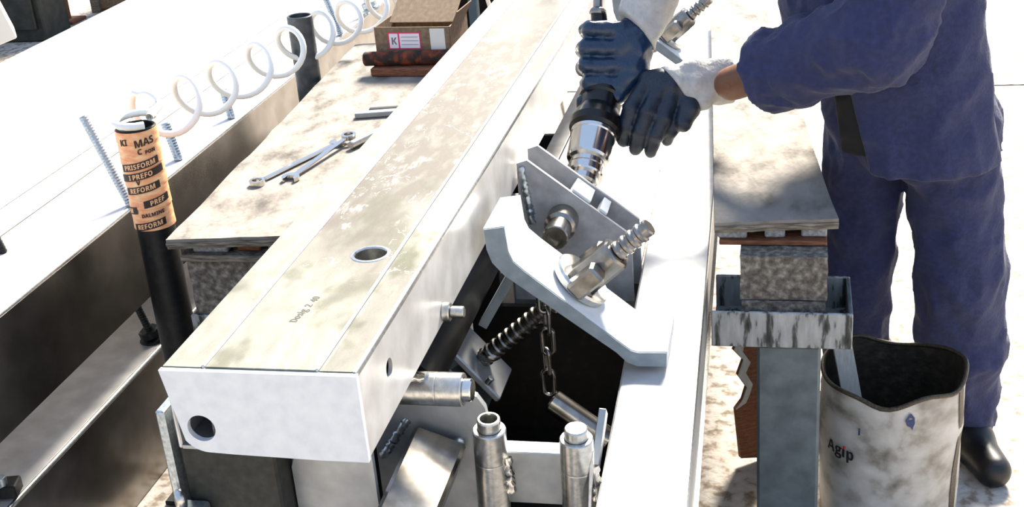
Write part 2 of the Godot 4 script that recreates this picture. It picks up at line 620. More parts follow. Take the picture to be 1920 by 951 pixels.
	M.rim = grainy([[0.0, Color(0.14, 0.12, 0.09)], [1.0, Color(0.42, 0.37, 0.29)]], 10.0, 0.5, 0.5, 0.03, 33)
	M.letter = flat(Color(0.05, 0.045, 0.05), 0.6)
	M.red = flat(Color(0.75, 0.06, 0.06), 0.6)
	M.bluepaint = flat(Color(0.02, 0.16, 0.36), 0.4)
	M.stick = grainy([[0.0, Color(0.62, 0.60, 0.55)], [1.0, Color(0.78, 0.77, 0.73)]], 6.0, 0.8, 0.0, 0.02, 34, Vector3(2, 0.4, 2))
	M.suit = grainy([[0.0, Color(0.10, 0.118, 0.235)], [0.5, Color(0.128, 0.15, 0.285)], [1.0, Color(0.16, 0.185, 0.335)]], 6.0, 0.9, 0.0, 0.02, 35, Vector3.ONE, 2.5)
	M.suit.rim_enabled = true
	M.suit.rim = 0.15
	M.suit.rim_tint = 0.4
	M.dark_inner = flat(Color(0.06, 0.055, 0.06), 0.9)
	M.skin = grainy([[0.0, Color(0.36, 0.22, 0.13)], [1.0, Color(0.45, 0.285, 0.175)]], 10.0, 0.55, 0.0, 0.02, 36)
	M.hair = flat(Color(0.03, 0.025, 0.022), 0.7)
	M.rubber = grainy([[0.0, Color(0.05, 0.12, 0.19)], [0.5, Color(0.075, 0.17, 0.265)], [1.0, Color(0.11, 0.22, 0.33)]], 14.0, 0.25, 0.0, 0.03, 37, Vector3.ONE, 1.0)
	M.rubberworn = grainy([[0.0, Color(0.04, 0.065, 0.10)], [0.6, Color(0.075, 0.12, 0.18)], [1.0, Color(0.15, 0.20, 0.26)]], 14.0, 0.4, 0.0, 0.03, 38, Vector3.ONE, 3.0)
	M.canvas = grainy([[0.0, Color(0.60, 0.58, 0.55)], [0.35, Color(0.68, 0.665, 0.64)], [1.0, Color(0.74, 0.73, 0.71)]], 5.0, 0.9, 0.0, 0.02, 39, Vector3.ONE, 3.0)
	M.shoe = grainy([[0.0, Color(0.015, 0.013, 0.012)], [1.0, Color(0.05, 0.045, 0.04)]], 10.0, 0.45, 0.0, 0.02, 40)
	M.toolblack = flat(Color(0.035, 0.033, 0.03), 0.28, 0.2)
	M.floor = grainy([[0.0, Color(0.40, 0.35, 0.29)], [0.30, Color(0.56, 0.51, 0.45)], [0.44, Color(0.70, 0.665, 0.62)], [1.0, Color(0.80, 0.775, 0.74)]], 1.3, 0.9, 0.0, 0.03, 41, Vector3.ONE, 1.5)
	M.joint = flat(Color(0.10, 0.09, 0.085), 0.9)
	M.cabinet = grainy([[0.0, Color(0.12, 0.135, 0.12)], [1.0, Color(0.22, 0.235, 0.22)]], 2.0, 0.6, 0.3, 0.01, 42)
	M.rack = flat(Color(0.06, 0.055, 0.05), 0.6, 0.3)
	M.rackblue = flat(Color(0.28, 0.34, 0.38), 0.5, 0.3)
	M.whitebox = flat(Color(0.85, 0.84, 0.80), 0.8)
	M.wall = grainy([[0.0, Color(0.52, 0.50, 0.47)], [1.0, Color(0.64, 0.62, 0.59)]], 0.6, 0.9, 0.0, 0.01, 43)
	M.labelwhite = flat(Color(0.88, 0.86, 0.87), 0.6)
	M.labelpink = flat(Color(0.85, 0.16, 0.36), 0.6)
	M.greyprint = flat(Color(0.45, 0.43, 0.45), 0.7)
	M.etch = flat(Color(0.22, 0.215, 0.17), 0.7)
	beam_top_material()

# brown tones, smudges and chalky scuffs of the beam's top plates, mapped by metres
const BX0 := -0.831
const BX1 := -0.551
const BZ0 := -1.38
const BZ1 := -4.98
func beam_top_material() -> void:
	var W := 256
	var H := 2048
	var img := Image.create(W, H, false, Image.FORMAT_RGB8)
	var na := noise(3.0, 51, 4)
	var nb := noise(9.0, 52, 4)
	var nc := noise(1.0, 53, 3, FastNoiseLite.TYPE_SIMPLEX)
	var nd := noise(14.0, 54, 2)
	var light := Color(0.475, 0.47, 0.43)
	var tan_ := Color(0.325, 0.302, 0.27)
	var green := Color(0.275, 0.275, 0.205)
	var chalk := Color(0.70, 0.69, 0.67)
	for j in H:
		var z := BZ0 + (BZ1 - BZ0) * (j + 0.5) / H
		for i in W:
			var x := BX0 + (BX1 - BX0) * (i + 0.5) / W
			var big := na.get_noise_2d(x * 1.6, z * 0.7)
			var fine := nb.get_noise_2d(x * 3.0, z * 1.2)
			var c := light
			var mid := x > -0.768 and x < -0.604
			# browner middle of the plate, with a ragged outline
			var br := 0.0
			if mid:
				br = smoothstep(1.62, 1.95, -z + big * 0.35) * (1.0 - smoothstep(3.0, 4.2, -z + big * 0.8))
				br *= clampf(0.85 + fine * 0.9, 0.0, 1.0)
			elif x > -0.6:
				br = 0.35 * clampf(0.5 + big * 2.0, 0.0, 1.0)
			c = c.lerp(tan_, br)
			# oily green smudges towards the near end
			var sm_ := smoothstep(0.08, 0.5, na.get_noise_2d(x * 2.5 + 7.0, z * 1.5)) * (1.0 - smoothstep(1.9, 2.3, -z))
			c = c.lerp(green, sm_ * (0.9 if x > -0.607 else 0.5))
			# chalk scuffs
			var wv := absf(nc.get_noise_2d(x * 9.0 + fine * 0.6, z * 6.0 + big * 2.0))
			var sc := (1.0 - smoothstep(0.0, 0.05, wv)) * smoothstep(-0.05, 0.25, nb.get_noise_2d(x * 0.9 + 3.0, z * 0.6))
			var patch := smoothstep(0.28, 0.55, nb.get_noise_2d(x * 1.1, z * 0.8 + 9.0)) * clampf(0.5 + nd.get_noise_2d(x * 8.0, z * 2.0), 0.0, 1.0)
			c = c.lerp(chalk, clampf(sc * 0.85 + patch * 0.6, 0.0, 0.9) * (1.0 if -z > 1.7 else 0.3))
			var gr := 1.0 + fine * 0.12 + nd.get_noise_2d(x * 20.0, z * 20.0) * 0.06
			img.set_pixel(i, j, Color(c.r * gr, c.g * gr, c.b * gr))
	var m := StandardMaterial3D.new()
	m.albedo_texture = ImageTexture.create_from_image(img)
	m.roughness = 0.6
	m.metallic = 0.0
	m.metallic_specular = 0.35
	M.beamtop = m

# ------------------------------------------------------------------ scene
func _ready() -> void:
	var cam := Camera3D.new()
	cam.position = Vector3(0, 1.75, 0)
	cam.rotation_degrees = Vector3(-23.7, 13.4, -4.8)
	cam.fov = 22.42
	cam.near = 0.05
	cam.far = 200.0
	add_child(cam)
	cam.current = true
	var env := Environment.new()
	var sky := Sky.new()
	var psm := ProceduralSkyMaterial.new()
	psm.sky_top_color = Color(0.66, 0.76, 0.92)
	psm.sky_horizon_color = Color(0.95, 0.96, 0.98)
	psm.ground_bottom_color = Color(0.5, 0.48, 0.45)
	psm.ground_horizon_color = Color(0.9, 0.9, 0.9)
	psm.sun_angle_max = 0.0
	psm.sky_energy_multiplier = 1.0
	sky.sky_material = psm
	env.background_mode = Environment.BG_SKY
	env.sky = sky
	env.tonemap_mode = Environment.TONE_MAPPER_LINEAR
	env.tonemap_exposure = 1.55
	env.sdfgi_enabled = true
	env.ssao_enabled = true
	env.ssil_enabled = true
	var we := WorldEnvironment.new()
	we.environment = env
	add_child(we)
	var sun := DirectionalLight3D.new()
	sun.name = "sun"
	sun.light_energy = 3.9
	sun.light_color = Color(1.0, 0.965, 0.91)
	sun.light_angular_distance = 16.0
	sun.shadow_enabled = true
	add_child(sun)
	sun.look_at_from_position(Vector3.ZERO, Vector3(-0.14, -0.80, 0.93), Vector3.UP)

	make_materials()
	build_setting()
	build_left_stack()
	build_benches()
	build_beam()
	build_channel_and_sheet()
	build_clamps()
	build_jig()
	build_table_things()
	build_hose()
	build_pail()
	build_person()
	build_background()

func build_setting() -> void:
	var st := sm()
	span(st, Vector3(-25, -0.2, -30), Vector3(25, 0, -5.748), 0.0)
	span(st, Vector3(-25, -0.2, -5.728), Vector3(25, 0, 15), 0.0)
	var fl := struct(st, "floor", M.floor)
	st = sm()
	span(st, Vector3(-25, -0.2, -5.748), Vector3(25, -0.004, -5.728), 0.0)
	part(st, "expansion_joint", M.joint, fl)

# long folded sheet-steel channels stored on the rack left of the bench
func build_left_stack() -> void:
	var grp := "sheet steel channels stacked left of the bench"
	var mk := func(label: String, y: float, drop: float, x0: float, x1: float, za: float, zb: float) -> Node3D:
		var t := thing("sheet_channel", label, "steel channel", Vector3((x0 + x1) * 0.5, y - drop, (za + zb) * 0.5), grp)
		var s := sm()
		span(s, Vector3(x0, y - 0.006, za), Vector3(x1 - 0.008, y, zb), 0.001)
		part(s, "top_flange", M.sheet, t)
		s = sm()
		span(s, Vector3(x1 - 0.007, y - drop, za), Vector3(x1, y - 0.008, zb), 0.001)
		part(s, "web", M.web, t)
		s = sm()
		# rounded bend between flange and web
		var pts := PackedVector2Array()
		for k in 7:
			var a := PI * 0.5 * k / 6
			pts.append(Vector2(x1 - 0.008 + 0.008 * sin(a), y - 0.008 + 0.008 * cos(a)))
		pts.append(Vector2(x1 - 0.008, y - 0.008))
		prism(s, pts, [], Transform3D(Basis.IDENTITY, Vector3(0, 0, za)), zb - za)
		part(s, "bent_edge", M.bright, t)
		s = sm()
		span(s, Vector3(x1 - 0.10, y - drop, za), Vector3(x1 - 0.008, y - drop + 0.006, zb), 0.001)
		part(s, "bottom_flange", M.sheet, t)
		return t
	mk.call("upper sheet steel channel with wide bright top flange beside the taped pipe post", 0.70, 0.24, -1.80, -1.53, -5.2, -0.6)
	mk.call("lower sheet steel channel lying under the other channel beside the pipe posts", 0.305, 0.303, -2.05, -1.55, -5.2, -0.6)
	# wide panel lying higher, behind the upper channel
	var st := sm()
	span(st, Vector3(-2.53, 0.758, -5.2), Vector3(-1.76, 0.766, -0.8), 0.002)
	var panel := thing("blank_sheet", "wide blank steel sheet lying behind the upper channel", "steel sheet", Vector3(-2.2, 0.72, -4.0))
	part(st, "sheet", M.sheet, panel)
	st = sm()
	span(st, Vector3(-1.768, 0.7005, -5.2), Vector3(-1.76, 0.758, -0.8), 0.002)
	part(st, "folded_lip", M.sheet, panel)
	# bearers of the rack
	for z: float in [-1.2, -3.1, -5.0]:
		var t := thing("rack_trestle", {-1.2: "dark trestle under the stacked channels, next to the edge clip", -3.1: "dark trestle under the stacked channels, level with the spanners", -5.0: "dark trestle under the far end of the stacked channels"}[z], "trestle", Vector3(-2.1, 0, z), "trestles under the channel stack")
		for xx: float in [-2.50, -2.12]:
			var s := sm()
			span(s, Vector3(xx - 0.03, 0, z - 0.03), Vector3(xx + 0.03, 0.40, z + 0.03), 0.003)
			part(s, "leg", M.blacksteel, t)
		var s2 := sm()
		span(s2, Vector3(-2.55, 0.40, z - 0.04), Vector3(-1.6, 0.455, z + 0.04), 0.003)
		part(s2, "crossbar", M.blacksteel, t)
		s2 = sm()
		span(s2, Vector3(-2.52, 0.456, z - 0.03), Vector3(-2.46, 0.756, z + 0.03), 0.003)
		part(s2, "stanchion", M.blacksteel, t)
	# threaded rods standing in the channels
	var rods := [
		[Vector3(-1.535, 0.70, -2.58), Vector3(-1.615, 0.92, -2.59), 0.011, "zinc threaded rod standing in the upper channel just beside the taped pipe"],
		[Vector3(-1.557, 0.70, -2.895), Vector3(-1.578, 0.80, -2.90), 0.013, "short zinc threaded rod in the upper channel right behind the taped pipe"],
		[Vector3(-1.554, 0.70, -3.238), Vector3(-1.572, 0.785, -3.25), 0.012, "short zinc threaded rod in the upper channel midway between the two pipes"],
		[Vector3(-1.535, 0.70, -4.16), Vector3(-1.62, 0.99, -4.16), 0.012, "tall zinc threaded rod behind the bare pipe post"],
		[Vector3(-1.515, 0.712, -4.46), Vector3(-1.60, 1.0, -4.46), 0.016, "tall white rod with nuts beyond the bare pipe post"],
		[Vector3(-1.585, 0.305, -2.64), Vector3(-1.612, 0.455, -2.62), 0.010, "dark threaded rod with nut standing on the lower channel's edge"],
		[Vector3(-1.70, 0.70, -2.30), Vector3(-1.715, 0.755, -2.30), 0.010, "dark rod stub poking up by the wide panel's edge"],
	]
	for i in rods.size():
		var r: Array = rods[i]
		var t := thing("threaded_rod", r[3], "threaded rod", r[0])
		var d: Vector3 = (r[1] as Vector3) - (r[0] as Vector3)
		var L := d.length()
		var prof := [Vector2(0, 0)]
		var n := int(L / 0.007)
		for k in n:
			prof.append(Vector2(r[2] * 0.9, L * (k + 0.05) / n))
			prof.append(Vector2(r[2], L * (k + 0.5) / n))
		prof.append(Vector2(r[2] * 0.85, L))
		prof.append(Vector2(0, L))
		var s := sm()
		lathe(s, prof, along(r[0], d), 12)
		part(s, "shaft", M.hose if i == 4 else (M.blacksteel if i >= 5 else M.zinc), t)
		if i in [4, 5]:
			s = sm()
			lathe(s, [Vector2(0, 0), Vector2(0.026, 0), Vector2(0.028, 0.003), Vector2(0.028, 0.02), Vector2(0.024, 0.023), Vector2(0, 0.023)], along(r[0] + d.normalized() * 0.012, d), 6)
			part(s, "nut", M.blacksteel if i == 5 else M.zinc, t)
			s = sm()
			lathe(s, [Vector2(0, 0), Vector2(0.034, 0), Vector2(0.034, 0.008), Vector2(0, 0.008)], along(r[0] + d.normalized() * 0.001, d), 20)
			part(s, "washer", M.blacksteel if i == 5 else M.zinc, t)
	# small clip bolted on the near end of the lower channel
	var c := thing("edge_clip", "small dark steel clip with bolt on the lower channel's edge", "clip", Vector3(-1.575, 0.305, -1.95))
	var s3 := sm()
	bx(s3, Vector3(-1.60, 0.325, -1.945), Vector3(0.10, 0.03, 0.045), Basis(Vector3.UP, 0.25), 0.003)
	part(s3, "clip_body", M.blacksteel, c)
	s3 = sm()
	cyl(s3, Vector3(-1.575, 0.335, -1.94), Vector3(-1.575, 0.36, -1.94), 0.011, 6)
	part(s3, "bolt", M.zinc, c)
	# pipe posts
	pipe_post(Vector3(-1.4, 0, -2.44), 0.043, 0.945, true)
	pipe_post(Vector3(-1.4, 0, -3.47), 0.037, 0.935, false)

func pipe_post(p: Vector3, r: float, h: float, taped: bool) -> void:
	var t := thing("pipe_post", "black steel pipe post wrapped in orange printed tape at the top" if taped else "bare dark steel pipe post with open top beside the bench", "pipe post", p)
	var s := sm()
	lathe(s, [Vector2(r, 0), Vector2(r, h - 0.002), Vector2(r - 0.002, h), Vector2(r - 0.005, h), Vector2(r - 0.006, h - 0.002), Vector2(r - 0.006, 0.0)], Transform3D(Basis.IDENTITY, p), 32)
	part(s, "pipe", M.blacksteel if taped else M.gunmetal, t)
	s = sm()
	span(s, p + Vector3(-0.08, 0, -0.08), p + Vector3(0.08, 0.012, 0.08))
	part(s, "foot_plate", M.blacksteel, t)
	if not taped:
		return
	s = sm()
	var prof := []
	var y0 := 0.712
	var n := 9
	prof.append(Vector2(r + 0.0004, y0))
	for k in n:
		var a := y0 + (h - 0.004 - y0) * k / n
		var b := y0 + (h - 0.004 - y0) * (k + 1) / n
		prof.append(Vector2(r + 0.0034 - 0.0008 * (k % 2), a + 0.001))
		prof.append(Vector2(r + 0.0022 - 0.0006 * (k % 2), b))
	prof.append(Vector2(r + 0.0004, h - 0.004))
	lathe(s, prof, Transform3D(Basis.IDENTITY, p), 32)
	var tape := part(s, "tape_wrap", M.tape, t)
	# printed bands, climbing round the pipe
	var rr := r + 0.0038
	var view := 0.52
	var bands := [[0.728, -1.1, 0.55, "REFORM"], [0.768, -1.6, -0.75, "M"], [0.778, -0.35, 1.0, "PREF"], [0.814, -1.2, 0.62, "REFORM"], [0.845, -1.5, 1.0, "I PREFO"], [0.868, -1.2, 0.8, "PRISFORM"]]
	for b: Array in bands:
		s = sm()
		var m := 18
		var hh := 0.0085
		for k in m:
			var a0: float = view + lerpf(b[1], b[2], float(k) / m)
			var a1: float = view + lerpf(b[1], b[2], float(k + 1) / m)
			var sl := 0.16
			var f := func(a: float, dy: float) -> Vector3: return p + Vector3(sin(a) * rr, b[0] + dy + (a - view) * rr * sl, cos(a) * rr)
			quad(s, f.call(a0, -hh), f.call(a1, -hh), f.call(a1, hh), f.call(a0, hh), Vector3(sin(a0), 0, cos(a0)))
		part(s, "printed_band", M.ink, tape)
		var mid: float = view + (b[1] + b[2]) * 0.5
		part_mesh(wrap_letters(b[3], 0.0115, p + Vector3(0, b[0] + (mid - view) * rr * 0.16, 0), rr + 0.0003, mid, 0.16), "lettering", M.tapeprint, tape)
	for e: Array in [["MAS", 0.918, 0.25, 0.017], ["KI", 0.92, -0.75, 0.015], ["PON", 0.896, 0.45, 0.009], ["DALMINE", 0.752, 0.0, 0.009], ["C", 0.898, -0.05, 0.013], ["v", 0.829, -0.4, 0.013]]:
		part_mesh(wrap_letters(e[0], e[3], p + Vector3(0, e[1], 0), rr, view + e[2], 0.12), "lettering", M.ink, tape)

# ------------------------------------------------------------------ benches
func ply_top(t: Node3D, pts: PackedVector2Array) -> void:
	var y := 0.728
	for k in 3:
		var s := sm()
		var q := PackedVector2Array()
		var c := Vector2.ZERO
		for p in pts:
			c += p / pts.size()
		for p in pts:
			q.append(p + (p - c).normalized() * (-0.003 if k % 2 == 0 else 0.0))
		var h := 0.0072
		slab(s, q, [], y, y + h)
		part(s, "plywood_layer" if k < 2 else "worn_top_layer", M.plyedge if k < 2 else M.ply, t)
		y += h + 0.0002

func rough_edge(a: Vector2, b: Vector2, n: int, amp: float, seed_: int) -> PackedVector2Array:
	var rg := RandomNumberGenerator.new()
	rg.seed = seed_
	var o := PackedVector2Array()
	var nn := (b - a).orthogonal().normalized()
	for k in n:
		o.append(a.lerp(b, float(k) / n) + nn * (rg.randf_range(-amp, amp) if k > 0 else 0.0))
	return o

func build_benches() -> void:
	var t := thing("bench_top", "worn plywood bench top carrying the spanners and cardboard box", "bench top", Vector3(-1.05, 0.728, -3.0))
	var pts := rough_edge(Vector2(-1.284, -2.262), Vector2(-0.72, -2.322), 14, 0.002, 2)
	pts.append_array(rough_edge(Vector2(-0.72, -2.322), Vector2(-0.78, -3.9), 3, 0.0, 3))
	pts.append_array(rough_edge(Vector2(-0.78, -3.9), Vector2(-1.372, -3.84), 3, 0.0, 3))
	pts.append_array(rough_edge(Vector2(-1.372, -3.84), Vector2(-1.284, -2.262), 24, 0.003, 4))
	ply_top(t, pts)
	t = thing("bench_top", "worn plywood bench top in front of the man in blue", "bench top", Vector3(-0.05, 0.728, -2.9))
	pts = rough_edge(Vector2(-0.148, -2.372), Vector2(0.094, -2.398), 10, 0.003, 5)
	pts.append_array(rough_edge(Vector2(0.094, -2.398), Vector2(-0.13, -4.6), 22, 0.003, 6))
	pts.append_array(rough_edge(Vector2(-0.13, -4.6), Vector2(-0.29, -4.6), 3, 0.0, 7))
	pts.append_array(rough_edge(Vector2(-0.29, -4.6), Vector2(-0.148, -2.372), 3, 0.0, 8))
	ply_top(t, pts)
	# battens between top and blocks
	var i := 0
	for a: Array in [[-1.245, -1.165, -2.30, 0], [-1.148, -1.095, -2.31, 1], [-1.08, -0.98, -2.315, 0], [-0.143, -0.085, -2.40, 0], [-0.05, -0.01, -2.405, 0], [0.022, 0.072, -2.41, 0]]:
		var s := sm()
		span(s, Vector3(a[0], 0.706, a[2] - 0.12), Vector3(a[1], 0.7275, a[2]), 0.003)
		solo(s, "batten", M.redwood if a[3] == 1 else M.batten, ["grey batten under the spanner bench, closest to the taped pipe", "reddish wooden batten wedged between two grey ones under the spanner bench", "grey batten under the spanner bench, right beside the big beam", "grey batten under the man's bench, next to the bright channel", "narrow grey batten under the man's bench, between two wider ones", "grey batten under the man's bench, at the corner nearest his leg"][i], "batten", "battens under the bench tops")
		i += 1
	var s := sm()
	span(s, Vector3(-0.14, 0.6955, -2.55), Vector3(0.072, 0.7055, -2.39), 0.002)
	solo(s, "packing_board", M.redwood, "thin reddish board on the concrete block under the man's bench", "board")
	s = sm()
	span(s, Vector3(-1.27, 0.690, -2.47), Vector3(-0.97, 0.7055, -2.285), 0.002)
	solo(s, "packing_board", M.plyedge, "dark weathered board on the rough block under the spanner bench", "board")
	# blocks
	var blk := func(c: Vector3, sz: Vector3, m: Material, label: String, sd: int) -> void:
		var st := sm()
		var rg := RandomNumberGenerator.new()
		rg.seed = sd
		var poly := PackedVector2Array()
		var hw := sz.x * 0.5
		var hh := sz.y * 0.5
		var cor := [Vector2(-hw, -hh), Vector2(hw, -hh), Vector2(hw, hh), Vector2(-hw, hh)]
		for k in 4:
			var a: Vector2 = cor[k]
			var b: Vector2 = cor[(k + 1) % 4]
			for q in 6:
				var v := a.lerp(b, q / 6.0)
				if q == 0:
					v *= 0.985
				else:
					v -= v.normalized() * rg.randf_range(0.0, 0.003)
				poly.append(v)
		prism(st, poly, [], Transform3D(Basis.IDENTITY, c - Vector3(0, 0, sz.z * 0.5)), sz.z)
		solo(st, "concrete_block", m, label, "concrete block")
	blk.call(Vector3(-0.012, 0.6465, -2.40), Vector3(0.172, 0.096, 0.12), M.block, "upper concrete block propping the bench top beside the man", 1)
	blk.call(Vector3(-0.012, 0.5565, -2.39), Vector3(0.165, 0.083, 0.12), M.block, "lower concrete block standing in the steel channel frame", 2)
	blk.call(Vector3(-1.165, 0.6225, -2.375), Vector3(0.20, 0.134, 0.15), M.block, "rough brown block under the spanner bench beside the taped pipe", 3)
	# steel frames
	frame_at(-0.152, 0.122, 0.0, "grey steel trestle with channel top and square post near the oil bucket", true)
	frame_at(-1.275, -0.75, -1.16, "steel trestle under the spanner bench behind the main beam", false)

func frame_at(x0: float, x1: float, px: float, label: String, right: bool) -> void:
	var t := thing("steel_trestle", label, "trestle", Vector3(px, 0, -2.38))
	var dy := 0.0 if right else -0.03
	var z0 := -2.30 if right else -2.29
	var top := 0.59 + dy
	var s := sm()
	span(s, Vector3(x0, top - 0.078, z0 - 0.008), Vector3(x1, top, z0))
	part(s, "channel_front", M.frame, t)
	s = sm()
	span(s, Vector3(x0, top - 0.078, z0 - 0.178), Vector3(x1, top, z0 - 0.17))
	part(s, "channel_back", M.frame, t)
	s = sm()
	span(s, Vector3(x0, top - 0.078, z0 - 0.17), Vector3(x1, top - 0.070, z0 - 0.008), 0.0)
	part(s, "channel_floor", M.frame, t)
	s = sm()
	span(s, Vector3(x1 - 0.008, top - 0.070, z0 - 0.17), Vector3(x1, top, z0 - 0.008))
	part(s, "end_plate", M.post, t)
	s = sm()
	span(s, Vector3(px - 0.063, 0, z0 - 0.14), Vector3(px + 0.063, top - 0.079, z0 - 0.012), 0.006)
	part(s, "post", M.post, t)

# ------------------------------------------------------------------ main beam
func build_beam() -> void:
	var t := thing("steel_beam", "long rectangular steel beam with scuffed top plate and holed end plate", "steel beam", Vector3(-0.691, 0.82, -3.0))
	var uvo := Vector2(BX0, BZ0)
	var uvs := Vector2(1.0 / (BX1 - BX0), 1.0 / (BZ1 - BZ0))
	var rect := func(a: float, b: float, c: float, d: float) -> PackedVector2Array:
		return PackedVector2Array([Vector2(a, c), Vector2(b, c), Vector2(b, d), Vector2(a, d)])
	var s := sm()
	slab(s, rect.call(-0.829, -0.7735, -1.389, -4.98), [], 0.940, 0.9500, uvo, uvs)
	part(s, "top_strip", M.beamtop, t)
	s = sm()
	slab(s, rect.call(-0.6045, -0.559, -1.389, -4.98), [], 0.940, 0.9500, uvo, uvs)
	part(s, "top_strip", M.beamtop, t)
	var plate := PackedVector2Array()
	plate = rect.call(-0.7665, -0.6105, -1.389, -4.98)
	s = sm()
	slab(s, plate, [circle(Vector2(-0.6492, -1.7613), 0.029, 28)], 0.940, 0.9510, uvo, uvs)
	part(s, "top_plate", M.beamtop, t)
	for xx: float in [-0.770, -0.6075]:
		s = sm()
		span(s, Vector3(xx - 0.0033, 0.938, -4.98), Vector3(xx + 0.0022, 0.9524, -1.389), 0.0015)
		part(s, "edge_bead", M.sheet, t)
	# collar in the hole
	s = sm()
	lathe(s, [Vector2(0.0255, 0.86), Vector2(0.0255, 0.950), Vector2(0.027, 0.9525), Vector2(0.0315, 0.9522), Vector2(0.033, 0.9508)], Transform3D(Basis.IDENTITY, Vector3(-0.6492, 0, -1.7613)), 32)
	part(s, "hole_collar", M.bright, t)
	s = sm()
	span(s, Vector3(-0.652, 0.83, -1.80), Vector3(-0.648, 0.885, -1.73), 0.0)
	part(s, "inner_rib", M.zinc, t)
	# sides, bottom
	s = sm()
	var yz := PackedVector2Array([Vector2(-4.98, 0.8185), Vector2(-1.389, 0.8185), Vector2(-1.389, 0.944), Vector2(-4.98, 0.944)])
	# local x -> world z, local y -> world y, local z -> world -x
	prism(s, yz, [circle(Vector2(-1.5097, 0.8893), 0.0145, 20, 1.0)], Transform3D(Basis(Vector3(0, 0, 1), Vector3(0, 1, 0), Vector3(-1, 0, 0)), Vector3(-0.551, 0, 0)), 0.006)
	part(s, "side_plate", M.sheet, t)
	s = sm()
	var bend := PackedVector2Array()
	for k in 7:
		var a := PI * 0.5 * k / 6
		bend.append(Vector2(-0.558 + 0.007 * sin(a), 0.944 + 0.007 * cos(a)))
	bend.append(Vector2(-0.558, 0.944))
	prism(s, bend, [], Transform3D(Basis.IDENTITY, Vector3(0, 0, -4.98)), 3.591)
	part(s, "bent_edge", M.bright, t)
	s = sm()
	span(s, Vector3(-0.831, 0.8185, -4.98), Vector3(-0.825, 0.940, -1.389))
	part(s, "side_plate", M.sheet, t)
	s = sm()
	span(s, Vector3(-0.825, 0.8185, -4.98), Vector3(-0.557, 0.824, -1.389), 0.0)
	part(s, "bottom_plate", M.steel, t)
	# end plate with hole and rounded lower corner
	var ep := PackedVector2Array([Vector2(-0.8315, 0.9485), Vector2(-0.5505, 0.9485), Vector2(-0.5495, 0.8165), Vector2(-0.62, 0.8165)])
	ep.append(Vector2(-0.745, 0.8195))
	for k in 7:
		var a := -PI * 0.5 - 0.95 * k / 6
		ep.append(Vector2(-0.778 + 0.042 * cos(a), 0.863 + 0.042 * sin(a)))
	s = sm()
	prism(s, ep, [circle(Vector2(-0.785, 0.8593), 0.0205, 28)], Transform3D(Basis.IDENTITY, Vector3(0, 0, -1.388)), 0.009)
	part(s, "end_plate", M.painted, t)
	s = sm()
	span(s, Vector3(-0.786, 0.826, -1.43), Vector3(-0.782, 0.90, -1.41), 0.0005)
	part(s, "inner_rib", M.bright, t)
	# etched handwriting near the end of the plate
	var lt := letters("Dosig  2  40", 0.012, 0.0004)
	var mi := part_mesh(lt, "etched_marking", M.etch, t)
	mi.basis = Basis(Vector3(0.10, 0, -0.995).normalized(), Vector3(-0.995, 0, -0.10).normalized(), Vector3.UP)
	mi.position = Vector3(-0.688, 0.9512, -1.565) - t.position
	# spacers carrying the beam on the bench
	for z: float in [-2.55, -3.6]:
		s = sm()
		span(s, Vector3(-0.83, 0.7505, z - 0.05), Vector3(-0.735, 0.8182, z + 0.05), 0.003)
		solo(s, "timber_spacer", M.plyedge, ("timber spacer under the big beam beside the spanners" if z > -3.0 else "timber spacer under the big beam beside the cardboard box"), "spacer", "spacers under the big beam")
	# bolts in the lower side
	for z: float in [-1.795]:
		var b := thing("hex_bolt", "bright bolt with washer under the big beam's side", "bolt", Vector3(-0.545, 0.83, z))
		s = sm()
		cyl(s, Vector3(-0.5508, 0.8345, z), Vector3(-0.538, 0.8345, z), 0.016, 18)
		part(s, "washer", M.bright, b)
		s = sm()
		cyl(s, Vector3(-0.5378, 0.8345, z), Vector3(-0.515, 0.8345, z), 0.010, 6)
		part(s, "head", M.bright, b)

